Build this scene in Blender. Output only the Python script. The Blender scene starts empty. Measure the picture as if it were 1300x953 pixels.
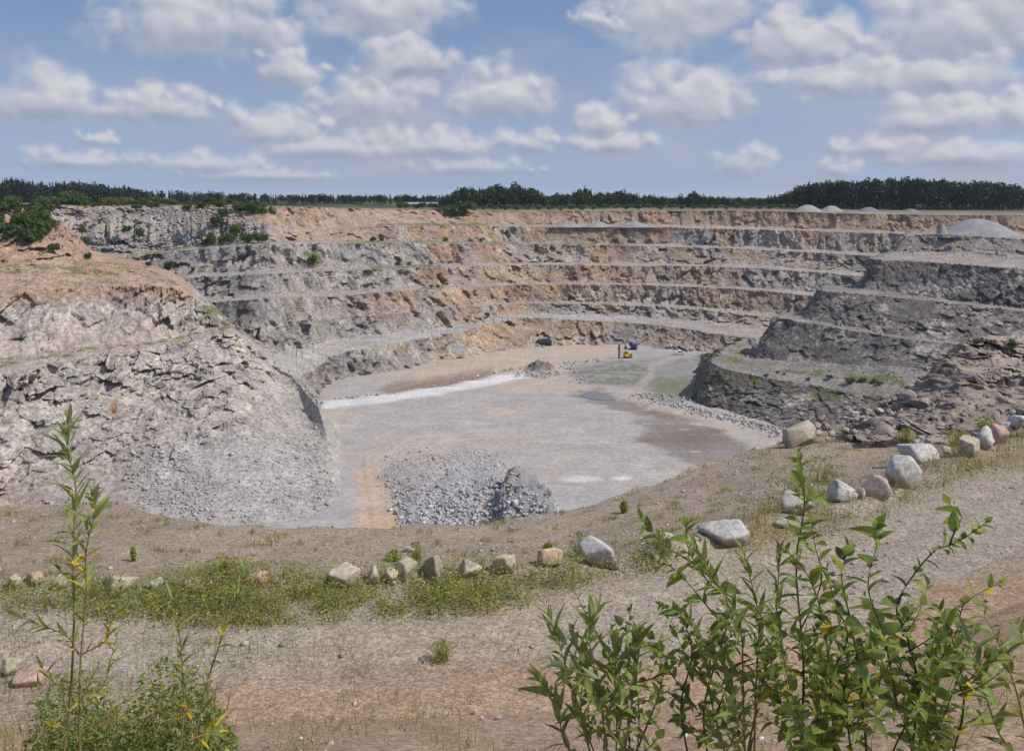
import bpy, math, random
import numpy as np
from mathutils import Vector, Matrix
from mathutils.bvhtree import BVHTree

random.seed(7)
RNG = np.random.default_rng(7)
scn = bpy.context.scene
COL = scn.collection

# ------------------------------------------------------------------ camera
CAMZ, FPX, PX0, PY0 = 75.0, 1082.0, 650.0, 431.0      # metres above the pit floor; photo pixels (1300 x 953)
PITCH = math.atan(183.0 / FPX)                        # horizon at photo row 248
cam_d = bpy.data.cameras.new('camera')
cam_d.sensor_fit = 'HORIZONTAL'; cam_d.sensor_width = 36.0
cam_d.lens = 36.0 * FPX / 1300.0
cam_d.shift_y = -(476.5 - PY0) / 1300.0
cam_d.clip_start = 0.1; cam_d.clip_end = 20000.0
cam = bpy.data.objects.new('camera', cam_d); COL.objects.link(cam)
cam.location = (0, 0, CAMZ); cam.rotation_euler = (math.pi / 2 - PITCH, 0, 0)
scn.camera = cam

SP, CP = math.sin(PITCH), math.cos(PITCH)
def ray(px, py):
    a = (px - PX0) / FPX; b = (PY0 - py) / FPX
    return a, CP + b * SP, -SP + b * CP
def Pd(px, py, d):                                    # pixel + distance ahead
    x, y, z = ray(px, py); t = d / y
    return (x * t, d, CAMZ + z * t)
def Pz(px, py, z0):                                   # pixel + elevation of the ground it stands on
    x, y, z = ray(px, py); t = (z0 - CAMZ) / z
    return (x * t, y * t, z0)
def project(V):
    V = np.asarray(V, float)
    X, Y, Z = V[:, 0], V[:, 1], V[:, 2] - CAMZ
    dep = np.maximum(Y * CP - Z * SP, 0.05); up = Y * SP + Z * CP
    return PX0 + FPX * X / dep, PY0 - FPX * up / dep

# ------------------------------------------------------------------ light
SUN_AZ, SUN_EL = math.radians(-14), math.radians(50)  # azimuth from +x (right of view) towards +y (ahead)
sun_dir = Vector((math.cos(SUN_EL) * math.cos(SUN_AZ), math.cos(SUN_EL) * math.sin(SUN_AZ), math.sin(SUN_EL)))
sl = bpy.data.lights.new('sun', 'SUN'); sl.energy = 3.7; sl.angle = math.radians(0.55); sl.color = (1.0, 0.95, 0.88)
so = bpy.data.objects.new('sun', sl); COL.objects.link(so)
so.rotation_euler = (-sun_dir).to_track_quat('-Z', 'Y').to_euler(); so.location = (200, 0, 300)
scn.view_settings.view_transform = 'Standard'; scn.view_settings.look = 'None'
scn.view_settings.gamma = 1.0; scn.view_settings.use_curve_mapping = False
scn.view_settings.exposure = 0.0
HAZE = 0.00007                                        # even density of the summer air, per metre

# ------------------------------------------------------------------ world: Nishita sky + procedural cumulus
world = bpy.data.worlds.new('World'); scn.world = world; world.use_nodes = True
wn, wl = world.node_tree.nodes, world.node_tree.links
wn.clear()

class NB:                                             # tiny node-building helper
    def __init__(s, tree): s.t = tree; s.n = tree.nodes; s.l = tree.links
    def new(s, typ, **kw):
        o = s.n.new(typ)
        for k, v in kw.items(): setattr(o, k, v)
        return o
    def put(s, sock, v):
        if hasattr(v, 'is_output'): s.l.new(v, sock)
        else: sock.default_value = v
    def m(s, op, a, b=None, c=None, clamp=False):
        o = s.n.new('ShaderNodeMath'); o.operation = op; o.use_clamp = clamp
        for i, v in enumerate((a, b, c)):
            if v is not None: s.put(o.inputs[i], v)
        return o.outputs[0]
    def vm(s, op, a, b=None, scale=None):
        o = s.n.new('ShaderNodeVectorMath'); o.operation = op
        s.put(o.inputs[0], a)
        if b is not None: s.put(o.inputs[1], b)
        if scale is not None: s.put(o.inputs['Scale'], scale)
        return o.outputs['Value'] if op in ('LENGTH', 'DOT_PRODUCT', 'DISTANCE') else o.outputs[0]
    def noise(s, vec, scale, detail=4, rough=0.55, dist=0.0, out='Fac'):
        o = s.n.new('ShaderNodeTexNoise'); o.noise_dimensions = '3D'
        if vec is not None: s.put(o.inputs['Vector'], vec)
        o.inputs['Scale'].default_value = scale; o.inputs['Detail'].default_value = detail
        o.inputs['Roughness'].default_value = rough; o.inputs['Distortion'].default_value = dist
        return o.outputs[out]
    def comb(s, x, y, z):
        o = s.n.new('ShaderNodeCombineXYZ')
        for i, v in enumerate((x, y, z)): s.put(o.inputs[i], v)
        return o.outputs[0]
    def sep(s, v):
        o = s.n.new('ShaderNodeSeparateXYZ'); s.put(o.inputs[0], v); return o.outputs
    def ss(s, v, lo, hi, to0=0.0, to1=1.0):
        o = s.n.new('ShaderNodeMapRange'); o.interpolation_type = 'SMOOTHSTEP'
        s.put(o.inputs[0], v)
        for i, q in enumerate((lo, hi, to0, to1)): s.put(o.inputs[i + 1], q)
        return o.outputs[0]
    def mix(s, f, a, b, mode='MIX'):
        o = s.n.new('ShaderNodeMix'); o.data_type = 'RGBA'; o.blend_type = mode
        s.put(o.inputs[0], f); s.put(o.inputs[6], a); s.put(o.inputs[7], b)
        return o.outputs[2]

# cumulus clouds, each an ellipse in azimuth / tangent of elevation (photo px: centre x, centre y, half width, height above, depth below)
CLOUDS = [(240, 40, 128, 56, 40), (60, 140, 92, 32, 20), (370, 92, 52, 30, 26), (512, 84, 72, 26, 16), (470, 132, 82, 28, 26),
          (635, 132, 74, 36, 22), (215, 146, 64, 24, 14), (350, 168, 70, 24, 18), (125, 180, 24, 10, 8), (480, 12, 125, 34, 40),
          (880, 135, 92, 40, 30), (870, 18, 125, 44, 46), (1010, 60, 85, 30, 26), (1060, 105, 80, 26, 26), (1215, 45, 118, 62, 48),
          (1270, 20, 80, 60, 60), (1195, 100, 90, 26, 24), (1180, 155, 78, 24, 22), (780, 186, 62, 14, 14), (935, 212, 46, 18, 16),
          (1065, 218, 30, 12, 10), (255, 212, 100, 14, 12), (560, 190, 105, 20, 16), (420, 192, 120, 16, 14), (1290, 145, 34, 26, 30),
          (1230, 200, 110, 18, 18), (670, 185, 40, 16, 16), (100, 210, 80, 12, 9), (330, 225, 120, 10, 9), (600, 216, 110, 12, 10),
          (770, 160, 40, 22, 20), (1120, 190, 60, 14, 12), (760, 30, 34, 12, 10)]
wb = NB(world.node_tree)
tc = wb.new('ShaderNodeTexCoord')
dx, dy, dz = wb.sep(tc.outputs['Generated'])
hyp = wb.m('SQRT', wb.m('MULTIPLY_ADD', dx, dx, wb.m('MULTIPLY', dy, dy)))
cu = wb.m('ARCTAN2', dx, dy); cv = wb.m('DIVIDE', dz, wb.m('MAXIMUM', hyp, 0.05))
uv = wb.comb(cu, cv, 0.0)
sky = wb.new('ShaderNodeTexSky'); sky.sky_type = 'NISHITA'; sky.sun_disc = False
sky.sun_elevation = SUN_EL; sky.sun_rotation = math.pi / 2 - SUN_AZ
sky.altitude = 0; sky.air_density = 1.0; sky.dust_density = 0.3; sky.ozone_density = 2.5
zup = wb.m('MULTIPLY_ADD', wb.m('MAXIMUM', dz, 0.0), 0.8, 0.20)       # hazy summer air: the horizon keeps the colour of the sky a little above it
wb.l.new(wb.vm('NORMALIZE', wb.comb(dx, dy, zup)), sky.inputs['Vector'])
skyc = wb.mix(1.0, sky.outputs[0], (1.06, 0.99, 1.02, 1), 'MULTIPLY')
# broken cumulus from one noise; the stretch of sky ahead carries its clouds as the sheet named sky, built below
gn = wb.noise(wb.vm('MULTIPLY', uv, (1.0, 1.5, 1.0)), 5.5, 4, 0.6)
ahead = wb.m('MULTIPLY', wb.ss(wb.m('ABSOLUTE', cu), 0.92, 0.78), wb.ss(cv, 0.44, 0.36))
ga = wb.m('MULTIPLY', wb.m('MULTIPLY', wb.ss(gn, 0.50, 0.60), 0.8), wb.m('SUBTRACT', 1.0, ahead))
skyc = wb.mix(wb.ss(cv, 0.25, 0.0, 0.0, 0.30), skyc, (3.7, 3.95, 4.7, 1))                # thin summer haze, densest at the horizon
bg = wb.new('ShaderNodeBackground'); bg.inputs['Strength'].default_value = 0.122
wb.l.new(wb.mix(ga, skyc, wb.mix(wb.ss(gn, 0.72, 0.52), (3.3, 3.9, 5.2, 1), (6.6, 6.6, 7.0, 1))), bg.inputs['Color'])
wo = wb.new('ShaderNodeOutputWorld'); wb.l.new(bg.outputs[0], wo.inputs['Surface'])
world.cycles.sampling_method = 'MANUAL'; world.cycles.sample_map_resolution = 512

# ------------------------------------------------------------------ numpy noise
def _hash(ix, iy, iz, seed):
    h = (ix.astype(np.uint32) * np.uint32(374761393) + iy.astype(np.uint32) * np.uint32(668265263)
         + iz.astype(np.uint32) * np.uint32(2147483647 - 1274126177) + np.uint32((seed * 974711) & 0xffffffff))
    h = (h ^ (h >> np.uint32(13))) * np.uint32(1274126177)
    h = (h ^ (h >> np.uint32(16))) * np.uint32(2246822519)
    return ((h ^ (h >> np.uint32(15))) & np.uint32(0xffffff)).astype(np.float32) / np.float32(0xffffff)
def vnoise(p, seed=0):
    p = np.asarray(p, np.float32); i = np.floor(p).astype(np.int64); f = p - i; f = f * f * (3 - 2 * f)
    out = 0
    for a in (0, 1):
        wa = f[:, 0] if a else 1 - f[:, 0]
        for b in (0, 1):
            wb_ = f[:, 1] if b else 1 - f[:, 1]
            for c in (0, 1):
                wc_ = f[:, 2] if c else 1 - f[:, 2]
                out = out + wa * wb_ * wc_ * _hash(i[:, 0] + a, i[:, 1] + b, i[:, 2] + c, seed)
    return out * 2 - 1
def fbm(p, octs=4, seed=0, gain=0.5):
    p = np.asarray(p, np.float32); s = 0; a = 1.0; t = 0
    for o in range(octs):
        s = s + a * vnoise(p * (2.0 ** o) + 17.3 * o, seed + o); t += a; a *= gain
    return s / t
def facet(p, seed=0, tilt=1.0):
    """nearest jittered cell: value in -1..1 plus a tilted plane inside the cell -> broken rock facets. returns (disp, cell tone)"""
    p = np.asarray(p, np.float32); i0 = np.floor(p - 0.5).astype(np.int64)
    best = np.full(len(p), 1e9, np.float32); val = np.zeros(len(p), np.float32); tone = np.zeros(len(p), np.float32)
    for a in (0, 1):
        for b in (0, 1):
            for c in (0, 1):
                ix, iy, iz = i0[:, 0] + a, i0[:, 1] + b, i0[:, 2] + c
                h1, h2, h3 = _hash(ix, iy, iz, seed), _hash(ix, iy, iz, seed + 101), _hash(ix, iy, iz, seed + 202)
                qx = p[:, 0] - ix - 0.5 - (h1 - 0.5) * 0.8; qy = p[:, 1] - iy - 0.5 - (h2 - 0.5) * 0.8; qz = p[:, 2] - iz - 0.5 - (h3 - 0.5) * 0.8
                dd = qx * qx + qy * qy + qz * qz
                k = dd < best
                h4 = _hash(ix, iy, iz, seed + 303)
                t = tilt * (qx * (h2 * 2 - 1) + qy * (h3 * 2 - 1) + qz * (h1 * 2 - 1) * 1.3)
                val = np.where(k, (h4 * 2 - 1) * 0.7 + t, val); tone = np.where(k, h2, tone); best = np.where(k, dd, best)
    return val, tone
def poly_sd(x, y, poly):
    """signed distance in px to a polygon, positive inside"""
    poly = np.asarray(poly, float); d = np.full(x.shape, 1e18); s = np.zeros(x.shape, bool)
    n = len(poly)
    for i in range(n):
        ax, ay = poly[i]; bx, by = poly[(i + 1) % n]
        ex, ey = bx - ax, by - ay; wx, wy = x - ax, y - ay
        t = np.clip((wx * ex + wy * ey) / max(ex * ex + ey * ey, 1e-9), 0, 1)
        d = np.minimum(d, (wx - ex * t) ** 2 + (wy - ey * t) ** 2)
        c = ((ay > y) != (by > y)) & (x < (bx - ax) * (y - ay) / (by - ay + 1e-12) + ax)
        s ^= c
    d = np.sqrt(d); return np.where(s, d, -d)
def line_d(x, y, pts):
    d = np.full(x.shape, 1e18)
    for (ax, ay), (bx, by) in zip(pts[:-1], pts[1:]):
        ex, ey = bx - ax, by - ay; wx, wy = x - ax, y - ay
        t = np.clip((wx * ex + wy * ey) / max(ex * ex + ey * ey, 1e-9), 0, 1)
        d = np.minimum(d, (wx - ex * t) ** 2 + (wy - ey * t) ** 2)
    return np.sqrt(d)
def sstep(a, b, x):
    t = np.clip((x - a) / (b - a), 0, 1); return t * t * (3 - 2 * t)
def lerpc(c, col, w):
    return c * (1 - w[:, None]) + np.asarray(col, float)[None, :] * w[:, None]

# ------------------------------------------------------------------ mesh + object helpers
def mk_mesh(name, V, F, mat=None, col=None, smooth=False, mats=None, mi=None):
    V = np.asarray(V, np.float32); F = np.asarray(F, np.int32)
    me = bpy.data.meshes.new(name); k = F.shape[1]
    me.vertices.add(len(V)); me.vertices.foreach_set('co', V.ravel())
    me.loops.add(F.size); me.loops.foreach_set('vertex_index', F.ravel())
    me.polygons.add(len(F)); me.polygons.foreach_set('loop_start', np.arange(0, F.size, k, dtype=np.int32))
    if smooth: me.polygons.foreach_set('use_smooth', np.ones(len(F), bool))
    me.update(calc_edges=True)
    for m_ in (mats or ([mat] if mat else [])): me.materials.append(m_)
    if mi is not None: me.polygons.foreach_set('material_index', np.asarray(mi, np.int32))
    if col is not None:
        a = me.color_attributes.new('Col', 'FLOAT_COLOR', 'POINT')
        c = np.ones((len(V), 4), np.float32); c[:, :3] = col
        a.data.foreach_set('color', c.ravel())
    return me
def link(name, data=None, parent=None, loc=None, rz=0.0):
    o = bpy.data.objects.new(name, data); COL.objects.link(o)
    if parent is not None: o.parent = parent
    if loc is not None: o.location = loc
    if rz: o.rotation_euler = (0, 0, rz)
    return o
def tag(o, label=None, cat=None, group=None, kind=None):
    if label: o['label'] = label
    if cat: o['category'] = cat
    if group: o['group'] = group
    if kind: o['kind'] = kind
    return o
def copy_tree(o, parent=None):
    c = o.copy(); COL.objects.link(c); c.parent = parent
    for ch in o.children: copy_tree(ch, c)
    return c
class MB:                                             # collects boxes / tubes / prisms into one mesh
    def __init__(s): s.v = []; s.f = []
    def add(s, vs, fs):
        b = len(s.v); s.v += [tuple(v) for v in vs]; s.f += [tuple(b + i for i in f) for f in fs]; return s
    def box(s, x0, x1, y0, y1, z0, z1, taper=0.0, mat=None):
        t = taper
        vs = [(x0, y0, z0), (x1, y0, z0), (x1, y1, z0), (x0, y1, z0), (x0 + t, y0 + t, z1), (x1 - t, y0 + t, z1), (x1 - t, y1 - t, z1), (x0 + t, y1 - t, z1)]
        if mat is not None: vs = [mat @ Vector(v) for v in vs]
        return s.add(vs, [(3, 2, 1, 0), (4, 5, 6, 7), (0, 1, 5, 4), (1, 2, 6, 5), (2, 3, 7, 6), (3, 0, 4, 7)])
    def tube(s, pts, rad, n=6):
        pts = [Vector(p) for p in pts]; rad = rad if isinstance(rad, (list, tuple)) else [rad] * len(pts)
        rings = []
        for i, p in enumerate(pts):
            d = (pts[min(i + 1, len(pts) - 1)] - pts[max(i - 1, 0)]).normalized()
            a = d.cross(Vector((0, 0, 1)) if abs(d.z) < 0.9 else Vector((1, 0, 0))).normalized(); b = d.cross(a)
            rings.append([p + (a * math.cos(q) + b * math.sin(q)) * rad[i] for q in [2 * math.pi * k / n for k in range(n)]])
        vs = [v for r in rings for v in r]
        fs = [(i * n + k, i * n + (k + 1) % n, (i + 1) * n + (k + 1) % n, (i + 1) * n + k) for i in range(len(pts) - 1) for k in range(n)]
        fs += [tuple(range(n))[::-1], tuple((len(pts) - 1) * n + k for k in range(n))]
        return s.add(vs, fs)
    def prism(s, prof, axis_len, mat=None):           # profile in xz, extruded along y
        n = len(prof); h = axis_len / 2
        vs = [(x, -h, z) for x, z in prof] + [(x, h, z) for x, z in prof]
        if mat is not None: vs = [mat @ Vector(v) for v in vs]
        fs = [tuple(range(n)), tuple(range(n, 2 * n))[::-1]] + [(i, i + n, (i + 1) % n + n, (i + 1) % n) for i in range(n)]
        return s.add(vs, fs)
    def build(s, name, mat, parent=None, smooth=False, loc=None):
        me = bpy.data.meshes.new(name); me.from_pydata([tuple(v) for v in s.v], [], s.f); me.materials.append(mat)
        if smooth:
            for p in me.polygons: p.use_smooth = True
        me.update(); return link(name, me, parent, loc)

# ------------------------------------------------------------------ materials
def new_mat(name):
    m = bpy.data.materials.new(name); m.use_nodes = True; b = NB(m.node_tree)
    return m, b, m.node_tree.nodes['Principled BSDF']
def terrain_mat(name, fine, bump, contrast=0.5, pebble=None, rough=0.95, bdist=0.3):
    m, b, p = new_mat(name)
    at = b.new('ShaderNodeAttribute', attribute_name='Col'); gc = b.new('ShaderNodeNewGeometry').outputs['Position']
    n1 = b.noise(gc, fine, 8, 0.65); n2 = b.noise(gc, fine * 0.17, 4, 0.6)
    k = b.m('MULTIPLY', b.ss(n1, 0.25, 0.75, 1 - contrast, 1 + contrast), b.ss(n2, 0.25, 0.75, 1 - contrast * 0.45, 1 + contrast * 0.45))
    c = b.vm('SCALE', at.outputs['Color'], scale=k)
    hgt = n1
    if pebble:
        vo = b.new('ShaderNodeTexVoronoi'); vo.inputs['Scale'].default_value = pebble; b.put(vo.inputs['Vector'], gc)
        vs = b.sep(vo.outputs['Color'])[0]
        c = b.vm('SCALE', c, scale=b.ss(vs, 0.0, 1.0, 0.72, 1.30))
        hgt = b.m('MULTIPLY_ADD', vo.outputs['Distance'], -0.6, n1)
    b.put(p.inputs['Base Color'], c); p.inputs['Roughness'].default_value = rough
    p.inputs['Specular IOR Level'].default_value = 0.2
    bp = b.new('ShaderNodeBump'); bp.inputs['Strength'].default_value = bump; bp.inputs['Distance'].default_value = bdist
    b.put(bp.inputs['Height'], hgt); b.put(p.inputs['Normal'], bp.outputs[0])
    return m
M_ROCK = terrain_mat('rock_face', 0.9, 0.8, 0.45, bdist=0.5)
M_FLOOR = terrain_mat('pit_floor', 0.7, 0.4, 0.22, bdist=0.2)
M_FORE = terrain_mat('gravel_ground', 7.0, 0.45, 0.28, pebble=16.0, bdist=0.03)
M_PLAIN = terrain_mat('meadow', 0.05, 0.0, 0.35)
M_RUBBLE = terrain_mat('broken_stone', 2.5, 0.5, 0.3, bdist=0.1)
M_BOULDER = terrain_mat('boulder_stone', 6.0, 0.7, 0.32, bdist=0.06)
M_GRAVEL = terrain_mat('stockpile_gravel', 1.6, 0.5, 0.25, bdist=0.2)

def foliage_mat(name, base, var=0.35, trans=0.25, scale=0.5, col_attr=False, under=None):
    m, b, p = new_mat(name)
    oi = b.new('ShaderNodeObjectInfo').outputs['Random']; gc = b.new('ShaderNodeNewGeometry').outputs['Position']
    n = b.noise(gc, scale, 3, 0.6)
    k = b.m('MULTIPLY', b.ss(n, 0.2, 0.8, 1 - var, 1 + var), b.m('MULTIPLY_ADD', oi, var, 1 - var / 2))
    src = b.new('ShaderNodeAttribute', attribute_name='Col').outputs['Color'] if col_attr else (*base, 1)
    if col_attr: c = b.vm('SCALE', src, scale=k)
    else: c = b.vm('SCALE', tuple(base), scale=k)
    if under:
        c = b.mix(b.new('ShaderNodeNewGeometry').outputs['Backfacing'], c, (*under, 1))
        c = b.mix(b.m('MULTIPLY', b.m('FRACT', b.m('MULTIPLY', oi, 7.31)), 0.5), c, (base[0] * 1.9, base[1] * 1.45, base[2] * 0.9, 1))
    b.put(p.inputs['Base Color'], c); p.inputs['Roughness'].default_value = 0.5 if under else 0.6; p.inputs['Specular IOR Level'].default_value = 0.4 if under else 0.25
    tr = b.new('ShaderNodeBsdfTranslucent'); b.put(tr.inputs['Color'], b.vm('MULTIPLY', c, (1.3, 1.35, 0.6)))
    mx = b.new('ShaderNodeMixShader'); mx.inputs[0].default_value = trans
    b.l.new(p.outputs[0], mx.inputs[1]); b.l.new(tr.outputs[0], mx.inputs[2])
    b.l.new(mx.outputs[0], m.node_tree.nodes['Material Output'].inputs['Surface'])
    return m
M_CONIFER = foliage_mat('spruce_needles', (0.022, 0.036, 0.020), 0.4, 0.10, 0.3)
M_BROAD = foliage_mat('broadleaf_foliage', (0.045, 0.075, 0.024), 0.4, 0.15, 0.3)
M_BUSH = foliage_mat('bush_foliage', (0.085, 0.130, 0.038), 0.45, 0.25, 0.8)
M_YBUSH = foliage_mat('yellow_bush_foliage', (0.17, 0.17, 0.04), 0.4, 0.2, 0.8)
M_GRASS = foliage_mat('weeds', (0.1, 0.1, 0.1), 0.3, 0.45, 3.0, col_attr=True)
M_LEAF = foliage_mat('willow_leaf', (0.175, 0.235, 0.058), 0.7, 0.45, 25.0, under=(0.20, 0.25, 0.13))
M_LEAFN = foliage_mat('narrow_willow_leaf', (0.205, 0.260, 0.090), 0.6, 0.45, 25.0, under=(0.24, 0.29, 0.19))
M_LEAFY = foliage_mat('yellowed_leaf', (0.52, 0.38, 0.03), 0.3, 0.3, 25.0)
def plain(name, c, rough=0.6, metal=0.0, noise=0.0, scale=4.0):
    m, b, p = new_mat(name)
    if noise:
        n = b.noise(b.new('ShaderNodeNewGeometry').outputs['Position'], scale, 5, 0.6)
        b.put(p.inputs['Base Color'], b.vm('SCALE', tuple(c), scale=b.ss(n, 0.2, 0.8, 1 - noise, 1 + noise)))
    else: p.inputs['Base Color'].default_value = (*c, 1)
    p.inputs['Roughness'].default_value = rough; p.inputs['Metallic'].default_value = metal
    return m
M_BARK = plain('bark', (0.10, 0.075, 0.055), 0.9, 0, 0.4)
M_STEM = plain('willow_stem', (0.22, 0.17, 0.06), 0.7, 0, 0.3, 20)
M_STEMD = plain('dark_stem', (0.07, 0.05, 0.035), 0.8, 0, 0.3, 20)
M_YELLOW = plain('yellow_paint', (0.62, 0.38, 0.02), 0.45, 0, 0.2)
M_BLUE = plain('blue_paint', (0.03, 0.075, 0.33), 0.45, 0, 0.2)
M_WHITE = plain('white_paint', (0.75, 0.76, 0.78), 0.35, 0, 0.08)
M_STEEL = plain('dark_steel', (0.06, 0.06, 0.065), 0.6, 0.3, 0.3)
M_RUBBER = plain('rubber', (0.02, 0.02, 0.02), 0.9, 0, 0.2)
M_GLASS = plain('window_glass', (0.02, 0.025, 0.03), 0.08)
M_ROOFG = plain('grey_roofing', (0.30, 0.31, 0.33), 0.5, 0, 0.1, 0.3)
M_WALLP = plain('pale_wall', (0.33, 0.33, 0.32), 0.8, 0, 0.1)
M_NAVY = plain('navy_plastic', (0.02, 0.03, 0.10), 0.5, 0, 0.1)

# ------------------------------------------------------------------ clouds ahead: a curved sheet 9 km out
def build_sky():
    du = math.radians(0.115); us = np.arange(-0.90, 0.90, du); vs = np.arange(-0.012, 0.43, du)
    U0, V0 = np.meshgrid(us, vs); u = U0.ravel(); v = V0.ravel()
    q = np.stack([u, v, np.zeros(len(u))], 1)
    wq = 0.22 + 0.78 * sstep(0.02, 0.20, v)
    u = u + (fbm(q * 14, 3, 501) * 0.014 + fbm(q * 60, 3, 503) * 0.007) * wq
    v = v + (fbm(q * 14, 3, 505) * 0.009 + fbm(q * 60, 3, 507) * 0.006) * wq
    F = np.full(len(u), -2.0); TV = np.zeros(len(u)); rg = np.random.default_rng(21)
    lst = list(CLOUDS)
    for i in range(26):                               # the same cumulus goes on to the sides and above the frame
        x = rg.uniform(-700, 2000); y = rg.uniform(-330, 240)
        if -120 < x < 1420 and y > -50: continue
        r = rg.uniform(40, 130); lst.append((x, y, r, r * 0.4, r * 0.25))
    for (cx, cy, rx, ra, rb) in lst:
        x, y, z = ray(cx, cy); h = math.hypot(x, y); cu_, cv_ = math.atan2(x, y), z / h
        k = 1.14 / FPX * math.cos(cu_); rx, ra, rb = rx * k * 0.9, ra * k * 1.28, rb * k * 1.1
        sel = (np.abs(u - cu_) < rx * 1.7) & (np.abs(v - cv_) < (ra + rb) * 1.6); uu, vv = u[sel], v[sel]
        f = 0.92 - np.sqrt(((uu - cu_) / rx) ** 2 + (np.where(vv > cv_, (vv - cv_) / ra, (cv_ - vv) / rb)) ** 2)
        for j in range(16):
            t = rg.uniform(-0.85, 0.85); env = math.sqrt(1 - t * t)
            pr = rg.uniform(0.34, 0.62) * min(ra * 1.6, rx * 0.7) * (0.6 + 0.4 * env)
            pu, pv = cu_ + t * rx, cv_ + rg.uniform(-0.25, 0.75) * ra * env
            g = np.sqrt((uu - pu) ** 2 + ((vv - pv) * np.where(vv > pv, 1.0, 1.5)) ** 2) / pr
            f = np.maximum(f, 0.62 - 0.62 * g)
        k2 = f > F[sel]
        tv = (vv - (cv_ - rb)) / (ra + rb)
        F[sel] = np.where(k2, f, F[sel]); TV[sel] = np.where(k2, tv, TV[sel])
    det = fbm(q * np.array([48, 62, 1.0]), 6, 511, 0.60)
    Fd = F + det * 0.40
    low = sstep(0.20, 0.02, q[:, 1])
    al = sstep(-0.08, 0.54, Fd) * (0.93 - 0.35 * sstep(0.10, 0.0, q[:, 1]))
    veil = sstep(-0.05, 0.55, fbm(q * np.array([7, 17, 1.0]), 4, 521)) * (0.30 + 0.45 * low) + 0.30 * low + 0.03
    T = (np.clip(F + 0.35 * det + 0.15, 0, 1.2) ** 0.7).reshape(U0.shape)
    k = np.array([1, 4, 6, 4, 1.0]) / 16
    for _ in range(2):
        T = np.apply_along_axis(lambda r: np.convolve(np.pad(r, 2, 'edge'), k, 'valid'), 1, T); T = np.apply_along_axis(lambda r: np.convolve(np.pad(r, 2, 'edge'), k, 'valid'), 0, T)
    gy, gx = np.gradient(T, du); sh = -(0.55 * gx + 0.83 * gy).ravel()
    br = 0.60 + 0.018 * np.clip(sh, -30, 26)
    br = br * (0.45 + 0.55 * sstep(0.05, 0.75, TV + 0.25 * det)) + 0.12 * (1 - sstep(0.0, 0.8, Fd))
    br = np.clip(br * 1.06 + det * 0.14, 0, 1)
    lo, hi = np.array([0.30, 0.35, 0.46]), np.array([0.67, 0.665, 0.69])
    colr = lo + (hi - lo) * br[:, None]
    vc = np.array([0.41, 0.44, 0.545]); a2 = al + (1 - al) * veil
    colr = (colr * al[:, None] + vc * ((1 - al) * veil)[:, None]) / np.maximum(a2, 1e-4)[:, None]
    a2 *= sstep(0.895, 0.80, np.abs(q[:, 0])) * sstep(0.425, 0.36, q[:, 1]) * sstep(-0.011, -0.004, q[:, 1])
    R = 9000.0; P = np.stack([np.sin(q[:, 0]) * R, np.cos(q[:, 0]) * R, q[:, 1] * R + CAMZ], 1)
    nI, nJ = U0.shape; ii = np.arange(nI * nJ).reshape(nI, nJ)
    Fq = np.stack([ii[:-1, :-1], ii[:-1, 1:], ii[1:, 1:], ii[1:, :-1]], -1).reshape(-1, 4)
    m = bpy.data.materials.new('cloud_sheet'); m.use_nodes = True; b = NB(m.node_tree); m.node_tree.nodes.clear()
    at = b.new('ShaderNodeAttribute', attribute_name='Col')
    em = b.new('ShaderNodeEmission'); b.l.new(at.outputs['Color'], em.inputs[0]); tr = b.new('ShaderNodeBsdfTransparent')
    mx = b.new('ShaderNodeMixShader'); b.l.new(at.outputs['Alpha'], mx.inputs[0]); b.l.new(tr.outputs[0], mx.inputs[1]); b.l.new(em.outputs[0], mx.inputs[2])
    mo = b.new('ShaderNodeOutputMaterial'); b.l.new(mx.outputs[0], mo.inputs[0])
    m.cycles.emission_sampling = 'NONE'
    me = mk_mesh('sky', P, Fq, m, colr, True)
    ca = np.ones((len(P), 4), np.float32); ca[:, :3] = colr; ca[:, 3] = a2
    me.color_attributes['Col'].data.foreach_set('color', ca.ravel())
    tag(link('sky', me), kind='structure')
build_sky()

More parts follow.
